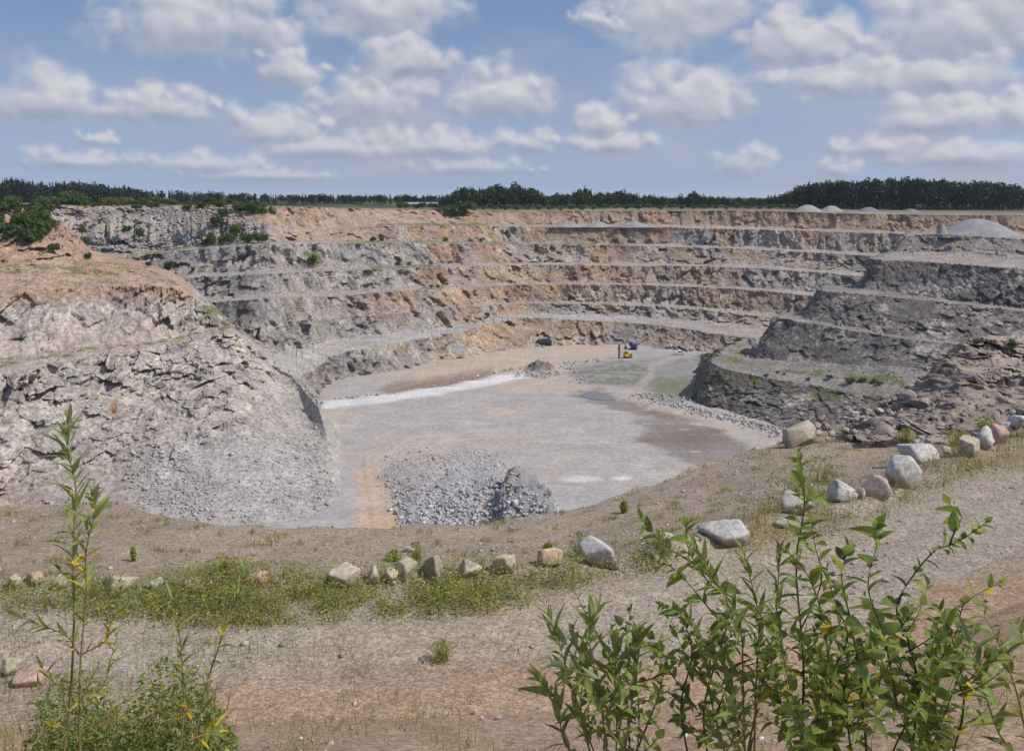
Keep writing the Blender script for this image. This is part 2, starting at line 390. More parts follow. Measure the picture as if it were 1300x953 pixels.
# ------------------------------------------------------------------ lofted terrain
def catmull(P, n_seg):
    """P (R,C,3) -> dense along C"""
    R, C, _ = P.shape; out = []
    for j in range(C - 1):
        p0, p1, p2, p3 = P[:, max(j - 1, 0)], P[:, j], P[:, j + 1], P[:, min(j + 2, C - 1)]
        n = n_seg[j]
        for t in np.arange(n) / n:
            # half-strength tangents keep the line close to its control points
            a = p1 + (p2 - p1) * t
            h = t * t * (3 - 2 * t); m1, m2 = (p2 - p0) * 0.5, (p3 - p1) * 0.5
            c = (2 * t**3 - 3 * t**2 + 1) * p1 + (t**3 - 2 * t**2 + t) * m1 + (-2 * t**3 + 3 * t**2) * p2 + (t**3 - t**2) * m2
            out.append(0.4 * a + 0.6 * c)
    out.append(P[:, -1]); return np.stack(out, 1)
class Loft: pass
def loft(rows, kinds, res_u, res_v, res_t, prof=(1.0, 1.6)):
    P = np.asarray(rows, float); R, C, _ = P.shape
    seg = np.linalg.norm(np.diff(P, axis=1), axis=2).mean(0)
    Q = catmull(P, [max(2, int(math.ceil(s / res_u))) for s in seg])
    U = Q.shape[1]; G = []; FW = []; ROW = []; VF = []; lines = [0]
    pw = prof[0] + prof[1] * (0.5 + 0.5 * fbm(np.stack([Q[0, :, 0] / 14, Q[0, :, 1] / 14, np.zeros(U)], 1), 3, 5))
    for g in range(R - 1):
        L = np.linalg.norm(Q[g + 1] - Q[g], axis=1).mean(); n = max(2, int(math.ceil(L / (res_v if kinds[g] == 'f' else res_t))))
        for k in range(n):
            t = k / n; th = t ** pw if kinds[g] == 'f' else np.full(U, t)
            q = Q[g] + (Q[g + 1] - Q[g]) * t
            if kinds[g] == 'f': q[:, :2] = Q[g][:, :2] + (Q[g + 1] - Q[g])[:, :2] * th[:, None]
            G.append(q); FW.append(1.0 if kinds[g] == 'f' else 0.0); ROW.append(g); VF.append(t)
        lines.append(len(G))
    G.append(Q[-1]); FW.append(FW[-1]); ROW.append(R - 2); VF.append(1.0)
    L = Loft(); L.G = np.stack(G, 0); L.N, L.U = L.G.shape[:2]
    L.fw = np.array(FW); L.row = np.array(ROW); L.vf = np.array(VF); L.lines = lines; L.kinds = kinds
    T = np.gradient(L.G.mean(0), axis=0)[:, :2]; k = np.ones(9) / 9
    T = np.stack([np.convolve(np.pad(T[:, i], 4, 'edge'), k, 'valid') for i in (0, 1)], 1)
    T /= np.linalg.norm(T, axis=1)[:, None] + 1e-9
    L.nh = np.stack([T[:, 1], -T[:, 0]], 1)
    return L
def rock_displace(L, amp, scales=(6.0, 2.4, 1.0), seed=1, aniso=(1, 1, 1), und=2.0, rowamp=None, tread_z=0.2, dip=0.0, boost=None, tilts=(1.8, 1.6, 1.2), wts=(1.0, 0.5, 0.26)):
    p = L.G.reshape(-1, 3); q = p.copy()
    if dip:                                           # dipping joints: shear z by position along x
        q[:, 2] = q[:, 2] - dip * (q[:, 0] + 0.6 * q[:, 1])
    q = q / np.asarray(aniso, float)
    D = np.zeros(len(p)); tone = np.zeros(len(p))
    for i, (s, w) in enumerate(zip(scales, wts)):
        f, t = facet(q / s + 31.7 * i, seed + 7 * i, tilts[i]); D += f * w * amp; tone += (t - 0.5) * (0.5, 0.6, 0.6)[i]
    D *= 0.45 + 1.0 * sstep(-0.35, 0.4, fbm(p / 17.0, 3, seed + 55))
    bo = 1.0 if boost is None else boost(p)
    D = D * bo + und * fbm(p / 24.0, 3, seed + 50) * np.minimum(bo, 1.0)
    D = D.reshape(L.N, L.U); tone = tone.reshape(L.N, L.U)
    A = np.ones(L.N) if rowamp is None else np.array([rowamp[r] for r in L.row])
    D = D * A[:, None]
    for g, kd in enumerate(L.kinds):                  # level ground follows the rock edges that bound it
        if kd == 't':
            a, b = L.lines[g], min(L.lines[g + 1], L.N - 1)
            if g > 0 and L.kinds[g - 1] == 'f': pass
            for r in range(a, b):
                t = (r - a) / max(b - a, 1); D[r] = D[a] * (1 - t) + D[b] * t
    L.G[..., 0] += D * L.nh[None, :, 0]; L.G[..., 1] += D * L.nh[None, :, 1]
    zz = fbm(p / 7.0, 4, seed + 70).reshape(L.N, L.U); zr = facet(p / 1.6, seed + 90, 1.0)[0].reshape(L.N, L.U)
    flat = 1 - L.fw
    L.G[..., 2] += flat[:, None] * (zz * tread_z * 1.6 + zr * tread_z * 0.35)
    # debris fallen on the benches at the foot of each face
    for g, kd in enumerate(L.kinds):
        if kd == 't' and g > 0 and L.kinds[g - 1] == 'f':
            a, b = L.lines[g], min(L.lines[g + 1], L.N - 1)
            for r in range(a, b):
                t = (r - a) / max(b - a, 1)
                L.G[r, :, 2] += max(0, 1 - t * 2.2) * np.maximum(0, zz[r] + 0.05) * 1.1 * A[r]
    L.tone = tone
def loft_object(name, L, mat, col, kind='structure', smooth=False):
    i = np.arange(L.N * L.U).reshape(L.N, L.U)
    F = np.stack([i[:-1, :-1], i[1:, :-1], i[1:, 1:], i[:-1, 1:]], -1).reshape(-1, 4)
    me = mk_mesh(name, L.G.reshape(-1, 3), F, mat, np.clip(col, 0.005, 0.9), smooth)
    L.F = F; o = link(name, me); tag(o, kind=kind)
    TERR.append((L.G.reshape(-1, 3), F)); return o
TERR = []

GREY = np.array([0.27, 0.252, 0.24]); PALE = np.array([0.41, 0.355, 0.305]); DARK = np.array([0.10, 0.095, 0.095])
OCHRE = np.array([0.35, 0.222, 0.118]); RUST = np.array([0.235, 0.135, 0.085]); DUST = np.array([0.345, 0.297, 0.262])
SOIL = np.array([0.36, 0.25, 0.178]); GREEN = np.array([0.125, 0.145, 0.045]); CREAM = np.array([0.41, 0.33, 0.235])

def wall_colour(L, ochre_u, dust=DUST, base=GREY, pale=0.4, seed=3, greens=None, soilrows=None, dusty=0.35, soft=1.0, soilcol=SOIL, big=1.0):
    p = L.G.reshape(-1, 3); px, py = project(p)
    fw = np.repeat(L.fw, L.U); row = np.repeat(L.row, L.U); vf = np.repeat(L.vf, L.U); tone = L.tone.ravel()
    c = np.repeat(base[None, :], len(p), 0)
    n1 = fbm(p / np.array([9, 9, 9.0]), 4, seed); n2 = fbm(p / np.array([3.2, 3.2, 7.0]), 3, seed + 9)
    c = lerpc(c, PALE, np.clip(sstep(-0.5, 0.5, n1 + tone * 0.9 + (pale - 0.5)), 0, 1) * 0.8)
    c = lerpc(c, DARK, sstep(0.15, 0.65, n2 - tone * 0.5) * 0.55 * min(1, soft + 0.15))
    oc = ochre_u(px, py, row)
    n3 = fbm(p / np.array([7 * big, 7 * big, 15.0]), 4, seed + 21); n4 = fbm(p / np.array([4 * big, 4 * big, 10.0 * big]), 3, seed + 33)
    w = sstep(-0.25, 0.35, n3 + (oc - 0.5) * 1.1) * np.clip(oc * 1.5, 0, 1)
    oo = np.repeat(OCHRE[None], len(p), 0); oo = lerpc(oo, RUST, sstep(0.0, 0.45, n4)); oo = lerpc(oo, CREAM, sstep(0.1, 0.5, -n4 + tone * 0.3))
    c = c * (1 - w[:, None] * 0.70) + oo * w[:, None] * 0.70
    c *= (1 + 0.55 * soft * tone)[:, None]
    # dust lies on everything flat and thins out down the face
    nd = fbm(p / 2.5, 4, seed + 44)
    foot = np.where(fw > 0, sstep(0.55, 1.05, vf + nd * 0.5), 0)
    c = lerpc(c, dust, np.clip(foot * dusty * 1.7, 0, 0.85))
    dd = np.repeat(dust[None], len(p), 0) * (1 + 0.16 * fbm(p / 5.0, 4, seed + 60))[:, None]
    dd = lerpc(dd, GREY * 1.05, sstep(-0.1, 0.5, fbm(p / 16.0, 3, seed + 61)) * 0.6)
    w = 1 - fw; c = c * (1 - w[:, None]) + dd * w[:, None]
    if soilrows is not None:
        s = soilrows(px, py, row, vf); ns = fbm(p / 4.0, 4, seed + 70)
        c = lerpc(c, soilcol, np.clip(s * (0.8 + 0.5 * ns), 0, 1)); 
    if greens is not None:
        g = greens(px, py, row, vf, fw); ng = fbm(p / 3.0, 4, seed + 80)
        c = lerpc(c, GREEN, sstep(0.0, 0.3, g - 0.5 + ng * 0.9) * 0.85)
    return c

# ---- far and left-hand walls of the pit: one row per crest / toe, (photo y, distance ahead) at each column
FARX = [40, 120, 200, 270, 340, 420, 500, 580, 660, 740, 800, 860, 920, 980, 1040, 1110, 1200, 1340]
FARY = [
 [258, 262, 262, 262, 262, 264, 266, 268, 269, 268, 268, 268, 267.5, 268, 270, 272, 273, 274],
 [272, 272, 273, 277, 285, 286, 284, 284, 285, 284, 284.5, 285, 287, 289, 291, 293, 295, 297],
 [298, 302, 303, 305, 288, 288, 286, 287, 287.5, 288, 288, 289, 291, 292, 293.5, 296, 298, 300],
 [318, 322, 317, 312, 307, 306.5, 306, 306.5, 307.5, 308.5, 309.5, 311, 312.5, 315, 317.5, 321, 324, 327],
 [322, 326, 321, 316, 309, 309, 308.5, 309, 310, 311, 312, 313.5, 315, 318, 321, 325, 328, 332],
 [352, 354, 351, 347, 343, 340, 337, 335, 334, 333, 334, 335, 336, 338.5, 342, 347, 350, 355],
 [356, 358, 354, 350, 345, 342, 339, 337, 336.5, 336.5, 337.5, 337.5, 339, 341.5, 346, 352, 356, 362],
 [390, 388, 384, 378, 372, 371, 365, 361.5, 359, 359, 359.5, 361, 364, 366, 371, 378, 384, 390],
 [393, 391, 386, 380, 374, 373.5, 367.5, 364, 361.5, 361.5, 361.5, 363.5, 366, 370, 377, 384, 390, 396],
 [440, 432, 426, 420, 414, 400, 394, 388, 383, 383, 384, 387, 392, 398, 405, 412, 418, 424],
 [442, 434, 428, 422, 416, 402, 396, 390, 385, 386, 387.5, 391, 397, 404, 412, 420, 426, 432],
 [480, 470, 464, 457, 450, 434, 424, 414, 398, 399, 401, 405, 410, 417, 426, 434, 440, 446],
 [500, 492, 484, 476, 468, 448, 433, 421, 404, 406.5, 410, 416, 426, 431, 436, 440, 446, 452],
 [560, 550, 542, 532, 520, 480, 471, 455, 443, 437, 438, 446, 440, 441, 442, 446, 452, 458]]
FARD = [
 [420, 450, 500, 540, 575, 575, 580, 590, 570, 572, 572, 568, 560, 550, 540, 530, 520, 510],
 [400, 430, 480, 518, 545, 552, 560, 575, 563, 566, 566, 562, 554, 544, 534, 524, 514, 504],
 [385, 414, 458, 496, 541, 548, 540, 545, 545, 546, 546, 542, 536, 528, 520, 512, 502, 492],
 [370, 398, 440, 480, 522, 530, 532, 540, 540, 541, 541, 537, 531, 522, 514, 506, 496, 486],
 [364, 390, 430, 470, 512, 520, 522, 528, 526, 526, 526, 522, 516, 508, 500, 490, 480, 470],
 [325, 348, 385, 425, 455, 470, 490, 503, 512, 516, 516, 512, 506, 498, 490, 480, 470, 460],
 [320, 342, 380, 418, 448, 464, 482, 493, 498, 500, 500, 498, 494, 486, 476, 464, 454, 444],
 [296, 316, 350, 387, 418, 436, 462, 478, 488, 492, 492, 490, 484, 476, 466, 454, 444, 434],
 [292, 312, 345, 382, 412, 430, 455, 470, 480, 482, 482, 480, 474, 464, 452, 440, 430, 420],
 [262, 280, 312, 342, 372, 408, 437, 458, 475, 476, 476, 474, 466, 456, 444, 432, 422, 412],
 [260, 278, 310, 340, 370, 405, 434, 452, 468, 468, 468, 464, 454, 444, 430, 418, 408, 398],
 [240, 256, 284, 312, 342, 375, 405, 430, 462, 462, 462, 458, 446, 432, 420, 410, 400, 390],
 [228, 244, 270, 298, 326, 358, 390, 412, 440, 440, 440, 430, 412, 410, 405, 400, 390, 380],
 [205, 218, 242, 268, 294, 345, 364, 392, 416, 431, 428, 410, 402, 400, 398, 394, 384, 374]]
# left-hand columns: near-vertical faces about 8 m deep, benches 18 m wide that climb gently towards the viewer
for col, ys, ds in ((0, [258, 272, 298, 318, 322, 352, 356, 390, 394, 440, 442, 480, 496, 560], [400, 392, 384, 376, 370, 350, 344, 325, 315, 292, 290, 272, 258, 240]),
                    (1, [262, 272, 302, 322, 326, 354, 358, 388, 392, 432, 434, 470, 486, 550], [430, 420, 410, 400, 394, 376, 368, 350, 340, 316, 314, 296, 282, 262]),
                    (2, [262, 273, 303, 317, 321, 351, 355, 384, 388, 426, 428, 464, 478, 542], [440, 428, 418, 408, 400, 385, 378, 360, 348, 335, 333, 310, 296, 285]),
                    (3, [262, 277, 303, 312, 315, 347, 351, 378, 384, 420, 422, 457, 468, 532], [440, 428, 420, 412, 394, 386, 370, 360, 344, 334, 332, 318, 302, 290]),
                    (4, [262, 285, 297, 307, 310, 343, 347.5, 372, 378.6, 414, 416, 450, 462, 520], [432, 420, 416, 410, 390, 382, 364, 356, 338, 330, 329, 322, 304, 296]),
                    (5, [264, 290, 292, 306.5, 309.3, 340, 344.2, 371, 376.4, 402, 404, 433, 452, 487], [490, 474, 472, 462, 441, 434, 415, 408, 391, 384, 383, 375, 346, 340]),
                    (6, [266, 284, 286, 306, 308.6, 337, 340.9, 365, 370, 396, 398, 422, 436, 471], [530, 510, 485, 478, 457, 450, 431, 424, 406, 400, 399, 392, 369, 363]),
                    (7, [268, 284, 287, 306.5, 309, 335, 338.9, 361.5, 365.5, 388, 390, 414, 422, 455], [565, 545, 515, 508, 488, 482, 462, 456, 440, 432, 431, 424, 404, 392])):
    for r in range(14): FARY[r][col] = ys[r]; FARD[r][col] = ds[r]
FARY[13][12:] = [447, 449, 451, 455, 460, 466]
FARX.insert(5, 382)
for r, (y_, d_) in enumerate(zip([263, 288, 294, 306.5, 309.5, 341, 345.5, 371.5, 377, 408, 410, 441, 482, 540], [458, 446, 443, 434, 414, 407, 388, 381, 363, 356, 355, 347, 296, 285])): FARY[r].insert(5, y_); FARD[r].insert(5, d_)
far_rows = [[Pd(x, y, d) for x, y, d in zip(FARX, FARY[r], FARD[r])] for r in range(13)]
far_rows.append([Pz(x, y + 1.0, -0.4) for x, y in zip(FARX, FARY[13])])
far_kind = ['f', 't', 'f', 't', 'f', 't', 'f', 't', 'f', 't', 'f', 't', 'f']
LF = loft(far_rows, far_kind, 0.62, 0.6, 1.3, (1.0, 0.5))
rock_displace(LF, 1.2, (7.0, 2.6, 1.2), 1, (0.75, 0.75, 1.6), 2.0, wts=(1.0, 0.36, 0.14), rowamp=[0.7, 0.6, 1, 1, 1, 1, 1, 1, 1, 1, 1, 0.8, 1], tread_z=0.25, boost=lambda p: np.where((project(p)[0] < 300) & (project(p)[1] < 322), 2.2, np.interp(project(p)[0], [300, 450, 600], [1.1, 1.15, 1.15])))
def far_ochre(px, py, row):
    o = np.interp(px, [200, 330, 450, 520, 620, 760, 860, 960, 1100], [0.14, 0.28, 0.36, 0.50, 0.64, 0.58, 0.50, 0.42, 0.34])
    return o + np.where((row > 0) & (row < 9) & (px > 500), 0.12, 0) + np.where((row == 0), 0.15, 0) + np.where((px > 940) & (row == 0), 0.3, 0)
def far_soil(px, py, row, vf):
    s = np.where(row == 0, 0.9, 0.0) + np.where((row == 1) & (px > 480), 0.6, 0)
    dirt = sstep(320, 360, px) * (1 - sstep(480, 520, px)) * (py < 308)
    return np.clip(s + dirt * 0.75, 0, 1)
def far_green(px, py, row, vf, fw):
    g = np.where((row == 3) & (px > 440) & (px < 800), 0.62, 0.0) + np.where((row == 5) & (px > 470) & (px < 560), 0.7, 0) + np.where((row == 1) & (px > 480) & (px < 620), 0.75, 0)
    g += np.where((row == 0) & (px < 620), 0.36, 0) + np.where((row == 7) & (px > 535) & (px < 565), 0.75, 0) + np.where((row == 3) & (px < 340), 0.55, 0)
    g += 0.75 * (np.hypot((px - 398) / 16, (py - 326) / 11) < 1)
    return g
cf = wall_colour(LF, far_ochre, base=np.array([0.25, 0.233, 0.219]), greens=far_green, soilrows=far_soil, pale=0.26, dusty=0.24, soft=0.42, big=1.9)
rwF_ = np.repeat(LF.row, LF.U); pfx, pfy = project(LF.G.reshape(-1, 3))
cf = lerpc(cf, (0.395, 0.37, 0.35), np.where(rwF_ == 11, 0.75, 0) * sstep(900, 700, pfx))
o_far = loft_object('quarry_wall', LF, M_ROCK, cf)
tag(o_far, 'terraced far wall of the quarry, grey rock with ochre and rust stains')

# ---- near left wall: soil terrace, upper face, road bench, big pale face down to the floor
def rowz(pts): return [Pd(*p) if p[2] is not None else Pz(p[0], p[1], 0.0) for p in pts]
LX = [
 [(-260, 255, 300), (-150, 256, 320), (0, 262, 330), (60, 268, 338), (120, 318, 378), (180, 332, 372), (232, 352, 345), (290, 405, 318), (345, 446, 327), (374, 474, 308), (404, 510, 268)],
 [(-260, 300, 285), (-150, 303, 300), (0, 305, 312), (60, 303, 318), (100, 330, 330), (170, 338, 330), (231, 358, 325), (290, 407, 315), (345, 448, 325), (374, 476, 305), (404, 511, 265)],
 [(-260, 345, 262), (-150, 340, 280), (0, 336, 294), (60, 337, 300), (110, 341, 306), (176, 346, 312), (230, 362, 312), (290, 408, 312), (345, 449, 323), (374, 477, 303), (404, 512, 263)],
 [(-260, 376, 225), (-150, 374, 244), (0, 370, 268), (60, 368, 275), (120, 365, 282), (180, 362, 290), (229, 368, 299), (289, 409, 310), (345, 450, 321), (374, 478, 301), (404, 513, 262)],
 [(-260, 485, 205), (-150, 472, 224), (0, 455, 250), (60, 447, 259), (120, 438, 268), (180, 433, 279), (236, 427, 291), (292, 414, 304), (345, 451, 319), (374, 479, 299), (404, 514, 261)],
 [(-260, 512, 186), (-150, 498, 206), (0, 478, 229), (60, 466, 241), (120, 453, 253), (180, 444, 265), (240, 434, 279), (298, 424, 293), (345, 456, 310), (376, 484, 290), (405, 518, 257)],
 [(-260, 700, None), (-150, 668, None), (0, 640, None), (60, 642, None), (120, 648, None), (190, 656, None), (262, 662, None), (330, 664, None), (395, 656, None), (430, 630, None), (432, 596, None)]]
def ll_boost(p):
    x, y = project(p)
    scree = sstep(-25, 40, poly_sd(x + 30 * fbm(p / 9, 3, 19), y + 20 * fbm(p / 9, 3, 20), [(150, 605), (240, 560), (320, 525), (395, 545), (450, 700), (-40, 720), (20, 655)]))
    crag = sstep(-20, 40, poly_sd(x, y, [(-300, 480), (200, 440), (300, 430), (330, 470), (200, 500), (120, 560), (40, 620), (-300, 640)]))
    return (1.0 + 0.7 * crag) * (1 - 0.86 * scree) * (1 - 0.62 * sstep(300, 345, x)) * (1 - 0.9 * sstep(355, 385, x))
LXW = [rowz(r) for r in LX]
for r_i, rw_ in enumerate(LXW):                       # the end of the wall runs on along the haul road to the far wall
    e = rw_[-1]; dx_ = (-1.5, -1.2, -0.9, -0.6, -0.3, 0, 8)[r_i]
    for k_, (x_, y_) in enumerate(((-65, 274), (-78, 303))): rw_.append((x_ + dx_, y_, e[2] if r_i < 6 else -0.4))
LL = loft(LXW, ['f', 'f', 't', 'f', 't', 'f'], 0.42, 0.40, 0.8, (1.15, 0.25))
rock_displace(LL, 1.5, (8.0, 3.2, 1.1), 17, (1.0, 1.0, 0.75), 1.2, tilts=(2.2, 2.0, 1.4), wts=(1.0, 0.42, 0.16), rowamp=[0.85, 0.7, 0.5, 1, 0.6, 1.0], tread_z=0.45, dip=0.5, boost=ll_boost)
def ln_soil(px, py, row, vf):
    s = np.where(row <= 1, 0.95, 0) + np.where(row == 2, 0.8, 0) + np.where(row == 3, 0.85 * (1 - sstep(0.05, 0.35, vf)), 0)
    return np.clip(s * (px < 245), 0, 1)
def ln_green(px, py, row, vf, fw):
    g = np.where((row == 4) & (vf < 0.55) & (px < 240), 0.52, 0) + np.where((row <= 1) & (px < 230), 0.30, 0) + np.where((row == 2) & (vf < 0.35), 0.50, 0)
    return g + np.where((px > 236) & (px < 292) & (py > 388) & (py < 420), 0.6, 0)
cl = wall_colour(LL, lambda px, py, row: np.full(px.shape, 0.10), dust=np.array([0.395, 0.325, 0.28]), base=np.array([0.33, 0.295, 0.268]), pale=0.72, seed=13, soilrows=ln_soil, greens=ln_green, dusty=0.6, soilcol=np.array([0.37, 0.238, 0.152]))
pL = LL.G.reshape(-1, 3); pxL, pyL = project(pL)
cl = lerpc(cl, (0.39, 0.355, 0.325), (1 - np.clip(ll_boost(pL), 0, 1)) * 0.75)
cl = lerpc(cl, (0.365, 0.355, 0.35), sstep(0, 30, poly_sd(pxL, pyL, [(150, 560), (250, 540), (430, 560), (440, 680), (180, 670), (170, 610)])) * 0.40)
cl = lerpc(cl, (0.30, 0.14, 0.05), sstep(0, 5, 7 - np.hypot((pxL - 144) / 1.0, (pyL - 517) / 2.2)) * 0.8)
o_left = loft_object('quarry_wall', LL, M_ROCK, cl)
tag(o_left, 'pale beige left wall of the quarry with dipping broken slabs')

# ---- right-hand promontory of stepped benches
RX = [
 [(1150, 291, 480), (1160, 294, 468), (1185, 293, 458), (1230, 293, 448), (1300, 295, 438), (1400, 300, 420), (1560, 310, 395)],
 [(1152, 297, 452), (1150, 300, 420), (1180, 298, 415), (1230, 300, 405), (1300, 304, 395), (1400, 310, 380), (1560, 322, 358)],
 [(1140, 316, 446), (1138, 319, 412), (1180, 321, 405), (1230, 322, 396), (1300, 326, 385), (1400, 332, 370), (1560, 346, 346)],
 [(1112, 325, 405), (1108, 329, 372), (1150, 331, 365), (1210, 335, 357), (1300, 342, 345), (1400, 350, 330), (1560, 368, 305)],
 [(1100, 361, 398), (1095, 367, 362), (1150, 374, 354), (1210, 381, 346), (1300, 391, 334), (1400, 402, 318), (1560, 424, 292)],
 [(1047, 364, 388), (1040, 369, 352), (1100, 374, 343), (1180, 382, 334), (1300, 395, 322), (1400, 408, 306), (1560, 432, 280)],
 [(1026, 396, 382), (1020, 404, 345), (1070, 414, 332), (1150, 428, 318), (1280, 442, 302), (1400, 455, 290), (1560, 480, 264)],
 [(994, 397, 374), (985, 403, 340), (1050, 414, 324), (1140, 429, 308), (1270, 444, 292), (1400, 460, 278), (1560, 488, 252)],
 [(964, 445, 364), (958, 455, 328), (1020, 459, 316), (1100, 464, 300), (1230, 470, 283), (1400, 487, 265), (1560, 515, 240)],
 [(925, 438, 352), (902, 460, 312), (960, 478, 302), (1065, 496, 286), (1180, 515, 268), (1400, 540, 245), (1560, 575, 222)],
 [(890, 450, None), (882, 507, None), (930, 524, None), (1010, 546, None), (1130, 575, None), (1400, 625, None), (1560, 680, None)]]
LR = loft([rowz(r) for r in RX], ['t', 'f', 't', 'f', 't', 'f', 't', 'f', 't', 'f'], 0.5, 0.5, 0.9, (1.0, 0.3))
rock_displace(LR, 0.8, (6.0, 2.2, 1.0), 23, (0.8, 0.8, 1.5), 1.2, rowamp=[0.5, 0.9, 0.6, 1.2, .6, 1, .6, 1, .5, 1], tread_z=0.25)
def pr_green(px, py, row, vf, fw):
    return np.where((row == 8) & (vf > 0.25) & (vf < 0.62), 0.55, 0) + np.where((row == 9) & (vf < 0.3), 0.55, 0) + np.where((row == 9) & (vf > 0.8), 0.4, 0)
cr = wall_colour(LR, lambda px, py, row: np.where(row <= 1, 0.35, 0.10), base=np.array([0.140, 0.126, 0.117]), dust=np.array([0.235, 0.208, 0.188]), pale=0.12, seed=29, greens=pr_green, dusty=0.10, soft=0.8)  # rock and bench dust darkened in colour to stand in for a cloud's shadow
pR = LR.G.reshape(-1, 3); pxR, pyR = project(pR); rwR = np.repeat(LR.row, LR.U)
cr = lerpc(cr, (0.42, 0.345, 0.30), np.where((rwR <= 2), 0.55, 0) * (0.6 + 0.4 * fbm(pR / 6, 3, 77)))
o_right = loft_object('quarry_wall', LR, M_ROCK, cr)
tag(o_right, 'grey stepped promontory on the right side of the quarry, cloud shade painted into its rock')

# ------------------------------------------------------------------ quarry floor
fx = np.arange(-190, 260, 0.75); fy = np.arange(150, 470, 0.75)
FXX, FYY = np.meshgrid(fx, fy); pF = np.stack([FXX.ravel(), FYY.ravel(), np.zeros(FXX.size)], 1)
# broken rock heap left of the tan ramp, low mounds and banks, given in photo pixels on the floor plane
pxF, pyF = project(pF)
nz = fbm(pF / 9.0, 4, 201); nf = fbm(pF / 2.2, 3, 207); fa = facet(pF / 2.2, 211)[0]
h = nz * 0.18
heap = sstep(0, 34, poly_sd(pxF + nz * 10, pyF + nf * 5, [(474, 610), (492, 584), (540, 572), (612, 570), (650, 592), (700, 640), (720, 690), (512, 700), (500, 640)]))
h += heap * (0.9 + 1.0 * nz + 0.35 * fa)
stand = sstep(0, 9, poly_sd(pxF + nf * 4, pyF + nf * 3, [(640, 616), (668, 606), (706, 640), (720, 690), (632, 690), (630, 650)]))
h += stand * (4.2 + 1.2 * nf + 1.2 * fa)
mound = np.maximum(0, 1 - ((pxF - 686) / 22) ** 2 - ((pyF - 470) / 7) ** 2); h += mound * (3.0 + 1.5 * fa)
nub = sstep(0, 16, poly_sd(pxF, pyF + nf * 2, [(905, 452), (925, 442), (958, 450), (960, 476), (905, 480)])); h += nub * (6.0 + 1.5 * fa)
basin = sstep(0, 14, poly_sd(pxF + nz * 8, pyF + nz * 3, [(470, 497), (500, 482), (560, 476), (640, 462), (645, 470), (560, 492), (500, 499)]))
h += basin * -1.6
bankg = sstep(0, 12, poly_sd(pxF + nz * 6, pyF + nz * 4, [(722, 466), (780, 455), (880, 452), (905, 470), (888, 500), (800, 492), (740, 486)])); h += bankg * (0.7 + 0.4 * nz)
pool = sstep(-3, 2, poly_sd(pxF, pyF, [(734, 499), (755, 492), (784, 499), (790, 508), (765, 514), (738, 507)])); h = h * (1 - pool) - 0.15 * pool
pF[:, 2] = h
c = np.repeat(np.array([[0.35, 0.328, 0.315]]), len(pF), 0)
e1 = fbm(pF / np.array([30, 12, 10.0]), 4, 221); e2 = fbm(pF / np.array([14, 4, 5.0]), 4, 223)
c = lerpc(c, (0.385, 0.332, 0.295), sstep(-0.15, 0.4, e1 + 0.25 * e2)); c = lerpc(c, (0.295, 0.282, 0.275), sstep(0.0, 0.45, e2 - 0.3 * e1) * 0.7)
def wsd(poly, w=6, k=8): return sstep(-w, w, poly_sd(pxF + k * e2 * 1.4, pyF + k * nf * 0.5, poly))
tanp = (0.44, 0.345, 0.265)
c = lerpc(c, tanp, wsd([(600, 446), (680, 436), (745, 432), (790, 440), (790, 452), (720, 462), (705, 480), (740, 500), (640, 500), (620, 476), (560, 484), (480, 480), (540, 462)]) * 0.75)
c = lerpc(c, (0.235, 0.16, 0.115), wsd([(478, 496), (500, 484), (560, 478), (626, 466), (620, 478), (560, 492), (500, 500)], 4, 5) * 0.85)
c = lerpc(c, (0.66, 0.645, 0.63), sstep(7, 2.5, line_d(pxF, pyF + e2 * 2.5, [(380, 518), (412, 514), (480, 507), (560, 495), (640, 481), (676, 474)])) * (0.75 + 0.4 * e2))
c = lerpc(c, (0.47, 0.335, 0.225), wsd([(446, 596), (476, 590), (488, 612), (506, 640), (512, 700), (452, 700), (458, 640)], 7, 9) * 0.85)
for tl in ([(462, 560), (462, 596), (470, 640), (474, 700)], [(474, 556), (476, 596), (488, 640), (492, 700)]): c = lerpc(c, (0.36, 0.25, 0.17), sstep(2.6, 0.8, line_d(pxF + 2 * nf, pyF, tl)) * 0.55)
c = lerpc(c, (0.225, 0.215, 0.205), wsd([(722, 468), (780, 456), (880, 452), (905, 468), (890, 502), (800, 494), (735, 488)], 5, 8) * 0.8)
c = lerpc(c, (0.13, 0.14, 0.06), np.clip(wsd([(735, 472), (790, 460), (830, 470), (815, 492), (750, 488)], 6, 14) * sstep(-0.1, 0.3, nf + e2) * 0.7 + wsd([(820, 484), (880, 482), (880, 506), (830, 506)], 6, 8) * 0.6 + wsd([(885, 450), (910, 446), (905, 462), (880, 460)], 3, 4) * 0.6, 0, 0.9))
trk = line_d(pxF, pyF, [(905, 440), (862, 452), (828, 466), (826, 480), (806, 494), (790, 500)])
c = lerpc(c, (0.36, 0.31, 0.27), sstep(5.5, 2.5, trk) * sstep(0.4, 1.2, np.abs(trk - 1.5) + 0.5) * 0.9)
c = lerpc(c, (0.40, 0.335, 0.29), sstep(11, 5, line_d(pxF, pyF + e2 * 3, [(705, 480), (745, 495), (800, 503), (850, 524), (930, 545), (1000, 562)])) * 0.7)
